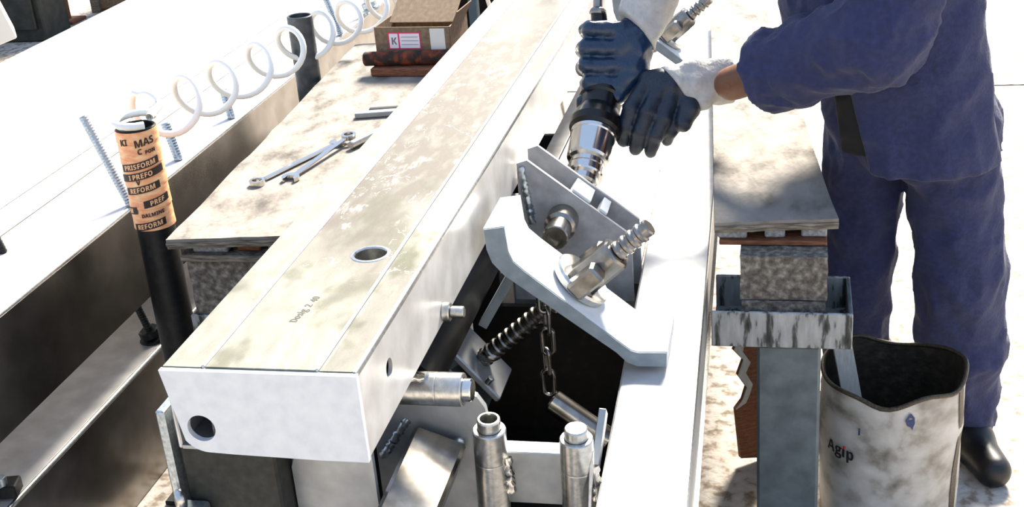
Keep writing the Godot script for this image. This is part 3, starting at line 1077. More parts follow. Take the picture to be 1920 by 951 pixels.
# ------------------------------------------------------------------ right channel, sheet between
func build_channel_and_sheet() -> void:
	var t := thing("steel_channel", "long bright steel channel the clamp's flat lip reaches over", "steel channel", Vector3(-0.215, 0.505, -1.6))
	var x0 := -0.068
	var x1 := 0.0705
	var sx := 0.0
	var s := sm()
	var pf := PackedVector2Array([Vector2(x0, 0.0), Vector2(x0, 0.105), Vector2(x0 + 0.004, 0.109), Vector2(x1 - 0.004, 0.109), Vector2(x1 - 0.006, 0.103), Vector2(x0 + 0.006, 0.103), Vector2(x0 + 0.006, 0.0)])
	var g := Transform3D(Basis(Vector3.UP, 0.0), Vector3.ZERO)
	var run := func(p: PackedVector2Array, called: String, m: Material) -> void:
		var q := sm()
		prism(q, p, [], Transform3D(Basis.IDENTITY, Vector3(0, 0, -3.3)), 3.9)
		var mi := part(q, called, m, t)
		mi.position = Vector3.ZERO
	run.call(pf, "top_flange", M.sheet)
	var bend := PackedVector2Array()
	for k in 6:
		var a := PI * 0.5 * k / 5
		bend.append(Vector2(x1 - 0.004 + 0.004 * sin(a), 0.1052 + 0.004 * cos(a)))
	bend.append(Vector2(x1 - 0.004, 0.1052))
	run.call(bend, "bent_edge", M.bright)
	run.call(PackedVector2Array([Vector2(x1 - 0.005, 0.005), Vector2(x1, 0.005), Vector2(x1, 0.105), Vector2(x1 - 0.005, 0.105)]), "side_web", M.steel)
	run.call(PackedVector2Array([Vector2(x1 - 0.04, 0.0), Vector2(x1 + 0.007, 0.0), Vector2(x1 + 0.007, 0.005), Vector2(x1 - 0.04, 0.005)]), "bottom_lip", M.bright)
	t.rotation.y = deg_to_rad(1.5)
	# folded sheet bridging beam and channel beyond the gusset
	var f := thing("folded_sheet", "bright folded steel sheet lying between beam and channel under the gloves", "steel sheet", Vector3(-0.48, 0.56, -3.0))
	s = sm()
	slab(s, PackedVector2Array([Vector2(-0.60, -2.50), Vector2(-0.312, -2.50), Vector2(-0.362, -4.4), Vector2(-0.60, -4.4)]), [], 0.598, 0.604)
	part(s, "sheet", M.sheet, f)
	s = sm()
	slab(s, PackedVector2Array([Vector2(-0.645, -2.50), Vector2(-0.602, -2.50), Vector2(-0.602, -4.4), Vector2(-0.645, -4.4)]), [], 0.606, 0.612)
	part(s, "raised_lip", M.sheet, f)
	s = sm()
	span(s, Vector3(-0.60, 0.586, -2.4995), Vector3(-0.312, 0.598, -2.494), 0.001)
	part(s, "front_fold", M.steel, f)
	s = sm()
	span(s, Vector3(-0.60, 0.47, -2.512), Vector3(-0.312, 0.585, -2.504), 0.001)
	part(s, "front_web", M.post, f)

# ------------------------------------------------------------------ clamps
func build_clamps() -> void:
	# bent strap
	var t := thing("clamp_strap", "pale bent steel clamp strap with wing nut between beam and channel", "clamp", Vector3(-0.37, 0.626, -2.08))
	var lower := [Vector2(-0.5253, 0.893), Vector2(-0.5225, 0.852), Vector2(-0.515, 0.828), Vector2(-0.4946, 0.803), Vector2(-0.302, 0.655), Vector2(-0.283, 0.635), Vector2(-0.264, 0.6275), Vector2(-0.212, 0.6285)]
	var upper := [Vector2(-0.2105, 0.6585), Vector2(-0.262, 0.657), Vector2(-0.275, 0.661), Vector2(-0.29, 0.673), Vector2(-0.455, 0.812), Vector2(-0.476, 0.832), Vector2(-0.483, 0.850), Vector2(-0.487, 0.8985)]
	var poly := PackedVector2Array()
	for v: Vector2 in lower:
		poly.append(v)
	for v: Vector2 in upper:
		poly.append(v)
	var s := sm()
	prism(s, poly, [], Transform3D(Basis.IDENTITY, Vector3(0, 0, -2.150)), 0.1465)
	part(s, "strap", M.painted, t)
	# darker, bluer face on the near side, slightly inset
	var inner := Geometry2D.offset_polygon(poly, -0.0012)
	if inner.size() > 0:
		s = sm()
		prism(s, inner[0], [], Transform3D(Basis.IDENTITY, Vector3(0, 0, -2.0035)), 0.003)
		part(s, "darker_face", M.edge, t)
	# second strap far down the beam
	copy_of(t, Vector3(0, 0.0, -1.75), "pale clamp strap behind the upper glove, farther along the beam")
	var rod := tie_rod(Vector3(-0.575, 0.584, -2.085), Vector3(-0.243, 0.865, -2.085))
	tag(rod, "ribbed tie rod passing up through the bent clamp strap", "tie rod")
	var nut := wing_nut(Vector3(-0.381, 0.7475, -2.085), (Vector3(-0.243, 0.865, 0) - Vector3(-0.575, 0.584, 0)).normalized())
	tag(nut, "cast wing nut with round flange on the clamp strap's sloping face", "wing nut")
	copy_of(rod, Vector3(0.0, 0.0, -1.75), "ribbed tie rod through the far clamp strap behind the gloves")
	copy_of(nut, Vector3(0.0, 0.0, -1.75), "cast wing nut on the far strap behind the glove's cuff")
	# anchor bracket at the rod's foot
	var a := thing("anchor_bracket", "square steel anchor plate at the foot of the ribbed tie rod", "bracket", Vector3(-0.57, 0.54, -2.08))
	var sl := Vector3(0.078, -0.093, 0).normalized()
	var nr := Vector3(0.093, 0.078, 0).normalized()
	var b := Basis(sl, nr, Vector3(0, 0, 1)) if sl.cross(nr).z > 0 else Basis(sl, nr, Vector3(0, 0, -1))
	s = sm()
	bx(s, Vector3(-0.5735, 0.5775, -2.085), Vector3(0.125, 0.014, 0.115), b, 0.003)
	part(s, "top_plate", M.steel, a)
	s = sm()
	bx(s, Vector3(-0.5735, 0.5775, -2.085) - nr * 0.035 - sl * 0.004, Vector3(0.135, 0.012, 0.105), b, 0.003)
	part(s, "bottom_plate", M.post, a)
	s = sm()
	bx(s, Vector3(-0.5735, 0.5775, -2.085) - nr * 0.018 - sl * 0.045, Vector3(0.012, 0.022, 0.10), b, 0.002)
	part(s, "web", M.post, a)
	s = sm()
	blob(s, Vector3(-0.556, 0.5985, -2.085), Vector3(0.024, 0.012, 0.024), 4)
	part(s, "weld", M.rod, a)
	s = sm()
	cyl(s, Vector3(-0.55, 0.572, -2.02), Vector3(-0.54, 0.585, -2.02), 0.007, 8)
	part(s, "stud", M.bright, a)
	# gusset frame behind the strap
	var g := thing("gusset_frame", "grey double gusset plate with round bushing behind the clamp strap", "gusset plate", Vector3(-0.44, 0.55, -2.43))
	var gp := PackedVector2Array([Vector2(-0.5475, 0.80), Vector2(-0.547, 0.868), Vector2(-0.525, 0.875), Vector2(-0.318, 0.710), Vector2(-0.318, 0.56), Vector2(-0.57, 0.56), Vector2(-0.57, 0.80)])
	s = sm()
	prism(s, gp, [], Transform3D(Basis.IDENTITY, Vector3(0, 0, -2.408)), 0.008)
	part(s, "near_plate", M.gusset, g)
	s = sm()
	var gp2 := PackedVector2Array()
	for v in gp:
		gp2.append(v + Vector2(0.008, 0.003))
	prism(s, gp2, [], Transform3D(Basis.IDENTITY, Vector3(0, 0, -2.488)), 0.008)
	part(s, "far_plate", M.gusset, g)
	for q: Array in [[0.44, 0.045], [0.64, 0.018]]:
		s = sm()
		var c := Vector3(-0.525, 0.875, -2.434).lerp(Vector3(-0.308, 0.702, -2.434), q[0])
		bar(s, c + Vector3(0.006, -0.012, -0.04), c + Vector3(0.006, -0.012, 0.0245), q[1], 0.022, Vector3(0.62, 0.78, 0))
		part(s, "spacer_tab", M.painted, g)
	s = sm()
	weld(s, Vector3(-0.537, 0.86, -2.398), Vector3(-0.523, 0.74, -2.398), 0.008, 5)
	part(s, "weld_seam", M.zinc, g)
	s = sm()
	lathe(s, [Vector2(0, 0), Vector2(0.031, 0), Vector2(0.0325, 0.002), Vector2(0.0325, 0.045), Vector2(0.030, 0.048), Vector2(0.026, 0.052), Vector2(0.026, 0.10), Vector2(0.024, 0.103), Vector2(0.017, 0.103), Vector2(0.016, 0.09), Vector2(0, 0.09)], along(Vector3(-0.457, 0.748, -2.3998), Vector3(0, 0, 1)), 28)
	part(s, "bushing", M.rod, g)

func tie_rod(a: Vector3, b: Vector3) -> Node3D:
	var t := thing("tie_rod", "", "", a)
	var s := sm()
	var L := (b - a).length()
	var prof := [Vector2(0, 0), Vector2(0.0155, 0)]
	var p := 0.0175
	var h := 0.006
	while h < L - 0.016:
		prof.append(Vector2(0.0160, h))
		prof.append(Vector2(0.0190, h + 0.0035))
		prof.append(Vector2(0.0190, h + 0.0085))
		prof.append(Vector2(0.0160, h + 0.0115))
		h += p
	prof.append(Vector2(0.0165, L - 0.003))
	prof.append(Vector2(0.0145, L))
	prof.append(Vector2(0, L))
	lathe(s, prof, along(a, b - a), 18)
	part(s, "ribbed_shaft", M.rod, t)
	return t

func wing_nut(p: Vector3, d: Vector3) -> Node3D:
	var t := thing("wing_nut", "", "", p)
	var pn := Vector3(0.645, 0.764, 0).normalized()
	# flange disc, a shallow dish lying on the strap
	var s := sm()
	lathe(s, [Vector2(0.0, 0.001), Vector2(0.050, 0.001), Vector2(0.058, 0.006), Vector2(0.059, 0.018), Vector2(0.056, 0.022), Vector2(0.036, 0.012), Vector2(0.0, 0.016)], along(p + pn * 0.0005, (pn + d * 0.6).normalized()), 32)
	part(s, "flange", M.bright, t)
	s = sm()
	lathe(s, [Vector2(0, 0.008), Vector2(0.032, 0.008), Vector2(0.034, 0.011), Vector2(0.033, 0.098), Vector2(0.030, 0.103), Vector2(0.0195, 0.104)], along(p, d), 6)
	part(s, "hexagon", M.rod, t)
	var side := Vector3(0, 0, 1)
	for sg: float in [-1.0, 1.0]:
		s = sm()
		var c := p + side * sg * 0.047 + d * 0.040 - d.cross(side) * 0.006
		bx(s, c, Vector3(0.036, 0.064, 0.036), Basis(d.cross(side), d, side), 0.005)
		part(s, "wing", M.rod, t)
	return t

# ------------------------------------------------------------------ jig under the beam
func build_jig() -> void:
	var t := thing("welding_jig", "grey welded steel jig frame under the big beam's near end", "jig", Vector3(-0.6, 0.3, -1.7))
	var s := sm()
	var fp := PackedVector2Array([Vector2(-0.66, 0.40), Vector2(-0.462, 0.40), Vector2(-0.462, 0.66), Vector2(-0.47, 0.715), Vector2(-0.482, 0.735), Vector2(-0.50, 0.742), Vector2(-0.66, 0.742)])
	prism(s, fp, [], Transform3D(Basis.IDENTITY, Vector3(0, 0, -1.71)), 0.012)
	part(s, "face_plate", M.steel, t)
	s = sm()
	span(s, Vector3(-0.462, 0.535, -1.735), Vector3(-0.322, 0.633, -1.70), 0.002)
	part(s, "cross_plate", M.steel, t)
	# tilted square tube running towards the near end
	s = sm()
	var ax := Vector3(-0.02, -0.05, 0.25).normalized()
	var bb := Basis(Vector3(0.93, -0.36, 0).normalized(), Vector3(0.36, 0.93, 0).normalized(), Vector3(0, 0, 1)) * Basis(Vector3(1, 0, 0), 0.18)
	bx(s, Vector3(-0.565, 0.612, -1.57), Vector3(0.088, 0.088, 0.25), bb, 0.006)
	part(s, "square_tube", M.rod, t)
	s = sm()
	weld(s, Vector3(-0.600, 0.688, -1.697), Vector3(-0.648, 0.62, -1.695), 0.007, 8)
	part(s, "weld_seam", M.zinc, t)
	s = sm()
	blob(s, Vector3(-0.516, 0.652, -1.692), Vector3(0.009, 0.009, 0.008), 6)
	part(s, "weld_seam", M.zinc, t)
	# dark side housing below the end plate
	s = sm()
	span(s, Vector3(-0.898, 0.35, -1.56), Vector3(-0.745, 0.79, -1.50), 0.004)
	part(s, "housing", M.olive, t)
	s = sm()
	var hp := PackedVector2Array([Vector2(-0.742, 0.40), Vector2(-0.61, 0.40), Vector2(-0.61, 0.79), Vector2(-0.705, 0.79), Vector2(-0.742, 0.69)])
	prism(s, hp, [], Transform3D(Basis.IDENTITY, Vector3(0, 0, -1.555)), 0.01)
	part(s, "side_plate", M.steel, t)
	s = sm()
	span(s, Vector3(-0.918, 0.35, -1.55), Vector3(-0.904, 0.815, -1.488), 0.003)
	part(s, "upright_bar", M.zinc, t)
	s = sm()
	span(s, Vector3(-0.903, 0.60, -1.498), Vector3(-0.862, 0.655, -1.46), 0.004)
	part(s, "foot_bracket", M.zinc, t)
	s = sm()
	blob(s, Vector3(-0.900, 0.665, -1.478), Vector3(0.010, 0.020, 0.010), 3)
	part(s, "weld_seam", M.bright, t)
	# added dark panels in place of the shade inside the frame
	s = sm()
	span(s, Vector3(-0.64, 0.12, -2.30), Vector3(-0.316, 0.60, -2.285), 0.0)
	part(s, "shade_rear_panel", M.greasy_and_shade, t)
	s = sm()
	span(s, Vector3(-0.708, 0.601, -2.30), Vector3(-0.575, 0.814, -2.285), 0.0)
	part(s, "shade_rear_panel", M.greasy_and_shade, t)
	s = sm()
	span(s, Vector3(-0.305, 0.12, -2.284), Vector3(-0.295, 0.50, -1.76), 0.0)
	part(s, "shade_inner_side", M.greasy_and_shade, t)
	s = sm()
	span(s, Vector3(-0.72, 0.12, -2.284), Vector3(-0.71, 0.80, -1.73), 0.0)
	part(s, "shade_inner_side", M.greasy_and_shade, t)
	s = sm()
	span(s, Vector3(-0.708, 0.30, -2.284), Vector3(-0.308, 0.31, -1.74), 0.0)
	part(s, "shade_tray", M.greasy_and_shade, t)
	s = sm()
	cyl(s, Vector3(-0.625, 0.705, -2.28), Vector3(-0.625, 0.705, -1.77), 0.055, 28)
	part(s, "black_tube", M.greasy_and_shade, t)
	s = sm()
	bar(s, Vector3(-0.500, 0.765, -2.12), Vector3(-0.572, 0.645, -2.12), 0.018, 0.03, Vector3(0, 0, 1))
	part(s, "brace", M.edge, t)
	# legs
	for p: Vector2 in [Vector2(-0.87, -1.53), Vector2(-0.36, -1.72), Vector2(-0.68, -2.26), Vector2(-0.33, -2.26)]:
		s = sm()
		span(s, Vector3(p.x - 0.02, 0, p.y - 0.02), Vector3(p.x + 0.02, 0.40, p.y + 0.02), 0.003)
		part(s, "leg", M.blacksteel, t)
	s = sm()
	span(s, Vector3(-0.89, 0.38, -1.75), Vector3(-0.32, 0.40, -1.50), 0.002)
	part(s, "base_plate", M.olive, t)
	# locking pins
	locking_pin(Vector3(-0.612, 0.772, -1.655), Vector3(-0.472, 0.772, -1.655), "bright sleeve and pin lying crosswise under the big beam", false)
	locking_pin(Vector3(-0.462, 0.53, -1.668), Vector3(-0.4535, 0.725, -1.655), "upright bright pin with hollow head standing in a welded sleeve", true, true)
	locking_pin(Vector3(-0.325, 0.52, -1.675), Vector3(-0.319, 0.708, -1.665), "upright pin with solid head right beside the bright channel", true)
	s = sm()
	bar(s, Vector3(-0.2935, 0.668, -1.78), Vector3(-0.301, 0.60, -1.71), 0.012, 0.03, Vector3(0, 0.3, 1))
	var k := thing("flat_stop", "thin steel stop bar beside the upright pin at the channel", "stop bar", Vector3(-0.293, 0.60, -1.74))
	part(s, "bar", M.steel, k)
	s = sm()
	bar(s, Vector3(-0.296, 0.665, -1.665), Vector3(-0.300, 0.55, -1.625), 0.006, 0.006)
	part(s, "clip_wire", M.bright, k)
	# chain
	var c := thing("chain", "short steel chain hanging below the clamp strap", "chain", Vector3(-0.432, 0.535, -2.05))
	var y := 0.735
	for i in 5:
		s = sm()
		var pts := []
		var hl := 0.0165
		var w := 0.0105
		for q in 20:
			var an := TAU * q / 20
			var v := Vector2(cos(an) * w, sin(an) * w + (hl if sin(an) >= 0 else -hl))
			var off := Vector3(v.x, v.y, 0) if i % 2 == 0 else Vector3(v.x * 0.5, v.y, v.x * 0.86)
			pts.append(Vector3(-0.436 + 0.003 * sin(i * 1.3), y, -2.05) + off)
		tube(s, pts, 0.0042, 8, false, true)
		part(s, "link", M.rod, c)
		y -= 0.0435
	var pr := thing("release_pin", "steel release pin dangling from the chain's end", "pin", Vector3(-0.39, 0.49, -2.05))
	s = sm()
	cyl(s, Vector3(-0.436, 0.522, -2.05), Vector3(-0.322, 0.455, -2.02), 0.0235, 24, 0.004)
	part(s, "shaft", M.rod, pr)

func locking_pin(a: Vector3, b: Vector3, label: String, upright: bool, hollow := false) -> void:
	var t := thing("locking_pin", label, "pin", a)
	var d := (b - a).normalized()
	var L := (b - a).length()
	var s := sm()
	lathe(s, [Vector2(0, 0), Vector2(0.0265, 0), Vector2(0.0265, L * 0.58), Vector2(0.0262, L * 0.585), Vector2(0.0262, L * 0.595), Vector2(0.0265, L * 0.60), Vector2(0.0265, L * 0.875), Vector2(0.025, L * 0.885), Vector2(0.0195, L * 0.885)], along(a, d), 32)
	part(s, "sleeve", M.bright, t)
	s = sm()
	if hollow:
		lathe(s, [Vector2(0.0185, L * 0.8), Vector2(0.0185, L * 0.97), Vector2(0.0172, L * 0.985), Vector2(0.0142, L * 0.985), Vector2(0.0135, L * 0.97), Vector2(0.0135, L * 0.6), Vector2(0, L * 0.6)], along(a, d), 28)
	else:
		lathe(s, [Vector2(0.0185, L * 0.8), Vector2(0.0185, L * 0.97), Vector2(0.0165, L * 0.985), Vector2(0, L * 0.985)], along(a, d), 28)
	part(s, "pin_head", M.chrome if not upright else M.bright, t)
	s = sm()
	if upright:
		weld(s, a + d * L * 0.62 + Vector3(0.027, 0, 0.006), a + d * L * 0.30 + Vector3(0.031, 0, 0.006), 0.0090, 5)
	else:
		weld(s, a + d * L * 0.2 + Vector3(0, 0.024, 0.010), a + d * L * 0.5 + Vector3(0, 0.024, 0.010), 0.008, 9)
	part(s, "weld_seam", M.chrome, t)

# ------------------------------------------------------------------ things on the bench
func spanner(label: String, a: Vector3, b: Vector3, ring_near: bool) -> void:
	var t := thing("spanner", label, "spanner", (a + b) * 0.5)
	var d := (b - a).normalized()
	var L := (b - a).length()
	var side := Vector3.UP.cross(d).normalized()
	var s := sm()
	bar(s, a + d * 0.025, b - d * 0.018, 0.013, 0.0065, Vector3.UP, 0.002)
	part(s, "shank", M.chrome, t)
	# open jaw
	var jaw := PackedVector2Array()
	for k in 15:
		var an := deg_to_rad(40.0 + 280.0 * k / 14)
		jaw.append(Vector2(cos(an), sin(an)) * 0.021)
	jaw.append(Vector2(0.010, -0.0095))
	jaw.append(Vector2(-0.004, -0.0085))
	jaw.append(Vector2(-0.004, 0.0085))
	jaw.append(Vector2(0.010, 0.0095))
	var tip := a if not ring_near else b
	var dd := -d if not ring_near else d
	var rot := dd.rotated(Vector3.UP, 0.26)
	s = sm()
	prism(s, jaw, [], Transform3D(Basis(rot, Vector3.UP.cross(rot), Vector3.UP), tip + Vector3(0, -0.0045, 0) + dd * -0.008), 0.009)
	part(s, "open_jaw", M.chrome, t)
	var rp := b if not ring_near else a
	s = sm()
	prism(s, circle(Vector2.ZERO, 0.0185, 22), [circle(Vector2.ZERO, 0.0115, 12)], Transform3D(Basis(d, Vector3.UP.cross(d), Vector3.UP), rp + Vector3(0, -0.0055, 0)), 0.012)
	part(s, "ring_end", M.chrome, t)

func build_table_things() -> void:
	spanner("combination spanner lying flat, its jaw farthest from the big beam", Vector3(-1.205, 0.756, -2.585), Vector3(-1.098, 0.756, -2.868), true)
	spanner("combination spanner propped across the other spanner, closer to the big beam", Vector3(-1.135, 0.757, -2.605), Vector3(-1.075, 0.7685, -2.872), false)
	var t := thing("cold_chisel", "small steel chisel lying between spanners and big beam", "chisel", Vector3(-1.02, 0.76, -2.9))
	var s := sm()
	lathe(s, [Vector2(0, 0), Vector2(0.0095, 0), Vector2(0.011, 0.004), Vector2(0.011, 0.11), Vector2(0.006, 0.16), Vector2(0, 0.16)], along(Vector3(-1.055, 0.762, -2.822), Vector3(0.055, 0, -0.135)), 8)
	part(s, "shank", M.bright, t)
	s = sm()
	bar(s, Vector3(-1.125, 0.758, -3.075), Vector3(-0.93, 0.758, -3.115), 0.026, 0.014, Vector3.UP, 0.002)
	solo(s, "flat_bar", M.steel, "thicker square steel bar end sticking out from under the big beam", "steel bar")
	s = sm()
	bar(s, Vector3(-1.105, 0.754, -3.135), Vector3(-0.93, 0.754, -3.165), 0.018, 0.006, Vector3.UP, 0.001)
	solo(s, "flat_bar", M.greasy_and_shade, "thin dark strip lying behind the thicker steel bar end", "steel bar")
	# plank, rusty bar and carton
	var rot := Basis(Vector3.UP, -0.06)
	s = sm()
	bx(s, Vector3(-1.06, 0.763, -3.56), Vector3(0.27, 0.024, 0.22), rot, 0.003)
	solo(s, "wooden_board", M.redwood, "short wooden board under the cardboard box and rusty bar", "board")
	t = thing("rusty_bar", "dark rusty round bar lying in front of the cardboard box", "steel bar", Vector3(-1.05, 0.79, -3.475))
	s = sm()
	lathe(s, [Vector2(0, 0), Vector2(0.017, 0), Vector2(0.021, 0.004), Vector2(0.021, 0.40), Vector2(0.018, 0.404), Vector2(0, 0.404)], along(Vector3(-1.225, 0.797, -3.485), Vector3(1, 0, -0.03)), 18)
	part(s, "bar", M.rust, t)
	t = thing("cardboard_box", "brown cardboard box with pink and white label", "box", Vector3(-1.06, 0.776, -3.60))
	var o := Vector3(-1.075, 0.776, -3.60)
	var hx := 0.115
	var hz := 0.085
	var h := 0.105
	var put := func(c: Vector3, sz: Vector3, called: String, extra := Basis.IDENTITY) -> MeshInstance3D:
		var q := sm()
		bx(q, o + rot * c, sz, rot * extra, 0.0008)
		return part(q, called, M.kraft, t)
	var front: MeshInstance3D = put.call(Vector3(0, h * 0.5, hz), Vector3(hx * 2, h, 0.004), "front_panel")
	put.call(Vector3(0, h * 0.5, -hz), Vector3(hx * 2, h, 0.004), "back_panel")
	put.call(Vector3(-hx, h * 0.5, 0), Vector3(0.004, h, hz * 2), "side_panel")
	put.call(Vector3(hx, h * 0.5, 0), Vector3(0.004, h, hz * 2), "side_panel")
	put.call(Vector3(0, 0.002, 0), Vector3(hx * 2, 0.004, hz * 2), "bottom_panel")
	put.call(Vector3(0.01, h + 0.022, -hz * 0.25), Vector3(hx * 1.75, 0.003, hz * 1.2), "top_flap", Basis(Vector3(1, 0, 0), 0.50))
	put.call(Vector3(hx + 0.01, h + 0.012, 0), Vector3(0.06, 0.003, hz * 1.7), "side_flap", Basis(Vector3(0, 0, 1), 1.1))
	var lab := func(x0: float, x1: float, y0: float, y1: float, dz: float, m: Material, called: String) -> void:
		var q := sm()
		bx(q, o + rot * Vector3((x0 + x1) * 0.5, (y0 + y1) * 0.5, hz + 0.0025 + dz), Vector3(x1 - x0, y1 - y0, 0.0006), rot, 0.0)
		part(q, called, m, front)
	lab.call(-0.075, 0.025, 0.040, 0.090, 0.0, M.labelpink, "label_border")
	lab.call(-0.071, -0.044, 0.043, 0.086, 0.0006, M.labelwhite, "label_field")
	lab.call(-0.039, 0.022, 0.043, 0.086, 0.0006, M.labelwhite, "label_field")
	for q in 3:
		lab.call(-0.034, 0.018, 0.053 + q * 0.011, 0.0545 + q * 0.011, 0.0010, M.greyprint, "label_line")
	var km := part_mesh(letters("K", 0.022, 0.0005), "label_letter", M.greyprint, front)
	km.basis = rot
	km.position = o + rot * Vector3(-0.0575, 0.064, hz + 0.0036)
	lab.call(0.055, 0.10, 0.012, 0.10, 0.0, M.whitebox, "white_strip")  # plain white strip near the right end of the front

func build_hose() -> void:
	var t := thing("coiled_hose", "white coiled air hose looped over the two pipe posts", "hose", Vector3(-1.4, 0.85, -3.2))
	var ax := [Vector3(-1.40, 0.972, -2.44), Vector3(-1.425, 0.915, -2.65), Vector3(-1.425, 0.895, -2.85), Vector3(-1.405, 0.873, -3.2), Vector3(-1.385, 0.868, -3.45), Vector3(-1.345, 0.838, -3.9), Vector3(-1.276, 0.80, -4.3), Vector3(-1.21, 0.77, -4.65)]
	var cv := Curve3D.new()
	for p: Vector3 in ax:
		cv.add_point(p)
	var L := cv.get_baked_length()
	var pts := []
	# ring resting on the taped pipe's top
	for k in 14:
		var a := PI * 0.2 + TAU * k / 14.0
		pts.append(Vector3(-1.40 + 0.042 * cos(a), 0.953 + 0.001 * k, -2.44 + 0.040 * sin(a)))
	var turns := 10.5
	var n := 260
	for k in n:
		var f := float(k) / (n - 1)
		var c := cv.sample_baked(L * (0.03 + 0.97 * f))
		var a := TAU * turns * f + 0.4
		var r := 0.058 if k > 6 else 0.045
		pts.append(c + Vector3(cos(a) * r, sin(a) * r, 0.012 * sin(a * 0.5)))
	var s := sm()
	tube(s, pts, 0.0085, 10)
	part(s, "coil", M.hose, t)
	s = sm()
	tube(s, [pts[pts.size() - 1], Vector3(-1.15, 0.70, -4.75), Vector3(-1.1, 0.35, -4.85), Vector3(-1.05, 0.012, -4.9), Vector3(-0.6, 0.010, -5.0)], 0.0085, 10)
	part(s, "tail", M.hose, t)

# ------------------------------------------------------------------ bucket
func build_pail() -> void:
	var p := Vector3(0.220, 0, -2.508)
	var t := thing("oil_bucket", "battered white metal oil bucket with black lettering on the floor", "bucket", p)
	var H := 0.358
	var rb := 0.146
	var rt := 0.152
	var nz := noise(1.4, 71, 2)
	var seg := 56
	var rows := 14
	var ring := func(hf: float, dr: float) -> Array:
		var o := []
		for k in seg:
			var a := TAU * k / seg
			var v := Vector3(sin(a), 0, cos(a))
			var r := lerpf(rb, rt, hf) + dr + nz.get_noise_3d(v.x * 0.5, hf * 0.8, v.z * 0.5) * 0.012 * hf
			var y := H * hf
			if hf > 0.99:
				y += nz.get_noise_2d(v.x * 0.4 + 4.0, v.z * 0.4) * 0.030
			# bead pressed round the wall
			if absf(hf - 0.72) < 0.02:
				r += 0.0025
			o.append(p + v * r + Vector3(0, y, 0))
		return o
	var skin := func(s: SurfaceTool, dr: float, sgn: float, h0: float) -> void:
		var prev: Array = ring.call(h0, dr)
		for j in rows:
			var cur: Array = ring.call(lerpf(h0, 1.0, float(j + 1) / rows), dr)
			for k in seg:
				var q := (k + 1) % seg
				var n0: Vector3 = ((prev[k] - p) * Vector3(1, 0, 1)).normalized() * sgn
				var n1: Vector3 = ((prev[q] - p) * Vector3(1, 0, 1)).normalized() * sgn
				tri(s, prev[k], prev[q], cur[q], n0, n1, n1)
				tri(s, prev[k], cur[q], cur[k], n0, n1, n0)
			prev = cur
	var s := sm()
	skin.call(s, 0.0, 1.0, 0.0)
	var body := part(s, "wall", M.pail, t)
	s = sm()
	skin.call(s, -0.003, -1.0, 0.0)
	part(s, "tar_coated_inside", M.tarred, t)
	s = sm()
	lathe(s, [Vector2(0, 0.004), Vector2(rb - 0.003, 0.004)], Transform3D(Basis.IDENTITY, p), 40)
	part(s, "bottom", M.tarred, t)
	s = sm()
	tube(s, ring.call(1.0, -0.001), 0.0048, 8, false, true)
	part(s, "rolled_rim", M.rim, t)
	# vertical seam strip
	s = sm()
	for j in 10:
		var f0 := j / 10.0
		var f1 := (j + 1) / 10.0
		for q in 3:
			var a0 := 0.98 + 0.055 * q
			var a1 := a0 + 0.055
			var pt := func(a: float, f: float) -> Vector3:
				var v := Vector3(sin(a), 0, cos(a))
				return p + v * (lerpf(rb, rt, f) + 0.0016 + nz.get_noise_3d(v.x * 0.5, f * 0.8, v.z * 0.5) * 0.012 * f) + Vector3(0, H * f, 0)
			quad(s, pt.call(a0, f0), pt.call(a1, f0), pt.call(a1, f1), pt.call(a0, f1), Vector3(sin(a0), 0, cos(a0)))
	part(s, "seam_strip", M.rim, body)
	# print
	for e: Array in [["Agıp", 0.027, 0.216, -0.80, M.letter], ["i", 0.016, 0.280, -0.50, M.bluepaint]]:
		var txt: String = e[0]
		part_mesh(wrap_letters(txt, e[1], p + Vector3(0, e[2], 0), 0.1560, e[3], 0.0), "lettering", e[4], body)
	s = sm()
	var dv := Vector3(sin(-0.722), 0, cos(-0.722))
	bx(s, p + dv * 0.1560 + Vector3(0, 0.2275, 0), Vector3(0.0055, 0.006, 0.003), Basis(Vector3.UP, -0.722), 0.0005)
	part(s, "red_dot", M.red, body)
	# blue paint run
	s = sm()
	var pv := Vector3(sin(0.16), 0, cos(0.16))
	var px := Vector3.UP.cross(pv)
	var drip := PackedVector2Array([Vector2(0, 0.018), Vector2(0.008, 0.008), Vector2(0.009, -0.006), Vector2(0.006, -0.014), Vector2(0.005, -0.022), Vector2(0.001, -0.015), Vector2(-0.007, -0.010), Vector2(-0.010, 0.0), Vector2(-0.006, 0.010)])
	prism(s, drip, [circle(Vector2(0, 0.004), 0.004, 10)], Transform3D(Basis(px, Vector3.UP, pv), p + pv * 0.1565 + Vector3(0, 0.322, 0)), 0.0012)
	part(s, "paint_mark", M.bluepaint, body)
	var st := thing("stir_stick", "pale flat wooden stick leaning inside the oil bucket", "stick", Vector3(0.15, 0.1, -2.5))
	s = sm()
	bar(s, Vector3(0.185, 0.03, -2.45), Vector3(0.105, 0.43, -2.58), 0.042, 0.008, Vector3(0.3, 0, 1))
	part(s, "slat", M.stick, st)
	# broken board standing behind the post
	st = thing("broken_board", "broken reddish chipboard piece standing on the floor behind the post", "board", Vector3(-0.09, 0, -2.7))
	s = sm()
	var bp := PackedVector2Array([Vector2(-0.045, 0.02), Vector2(0.05, 0.0), Vector2(0.10, 0.10), Vector2(0.08, 0.31), Vector2(-0.035, 0.315), Vector2(-0.045, 0.30), Vector2(-0.022, 0.27), Vector2(-0.038, 0.235), Vector2(-0.018, 0.20), Vector2(-0.03, 0.17), Vector2(-0.05, 0.15)])
	prism(s, bp, [], Transform3D(Basis(Vector3.UP, 0.5) * Basis(Vector3(1, 0, 0), -0.12), Vector3(-0.075, 0.0, -2.68)), 0.014)
	part(s, "board", M.redwood, st)
	s = sm()
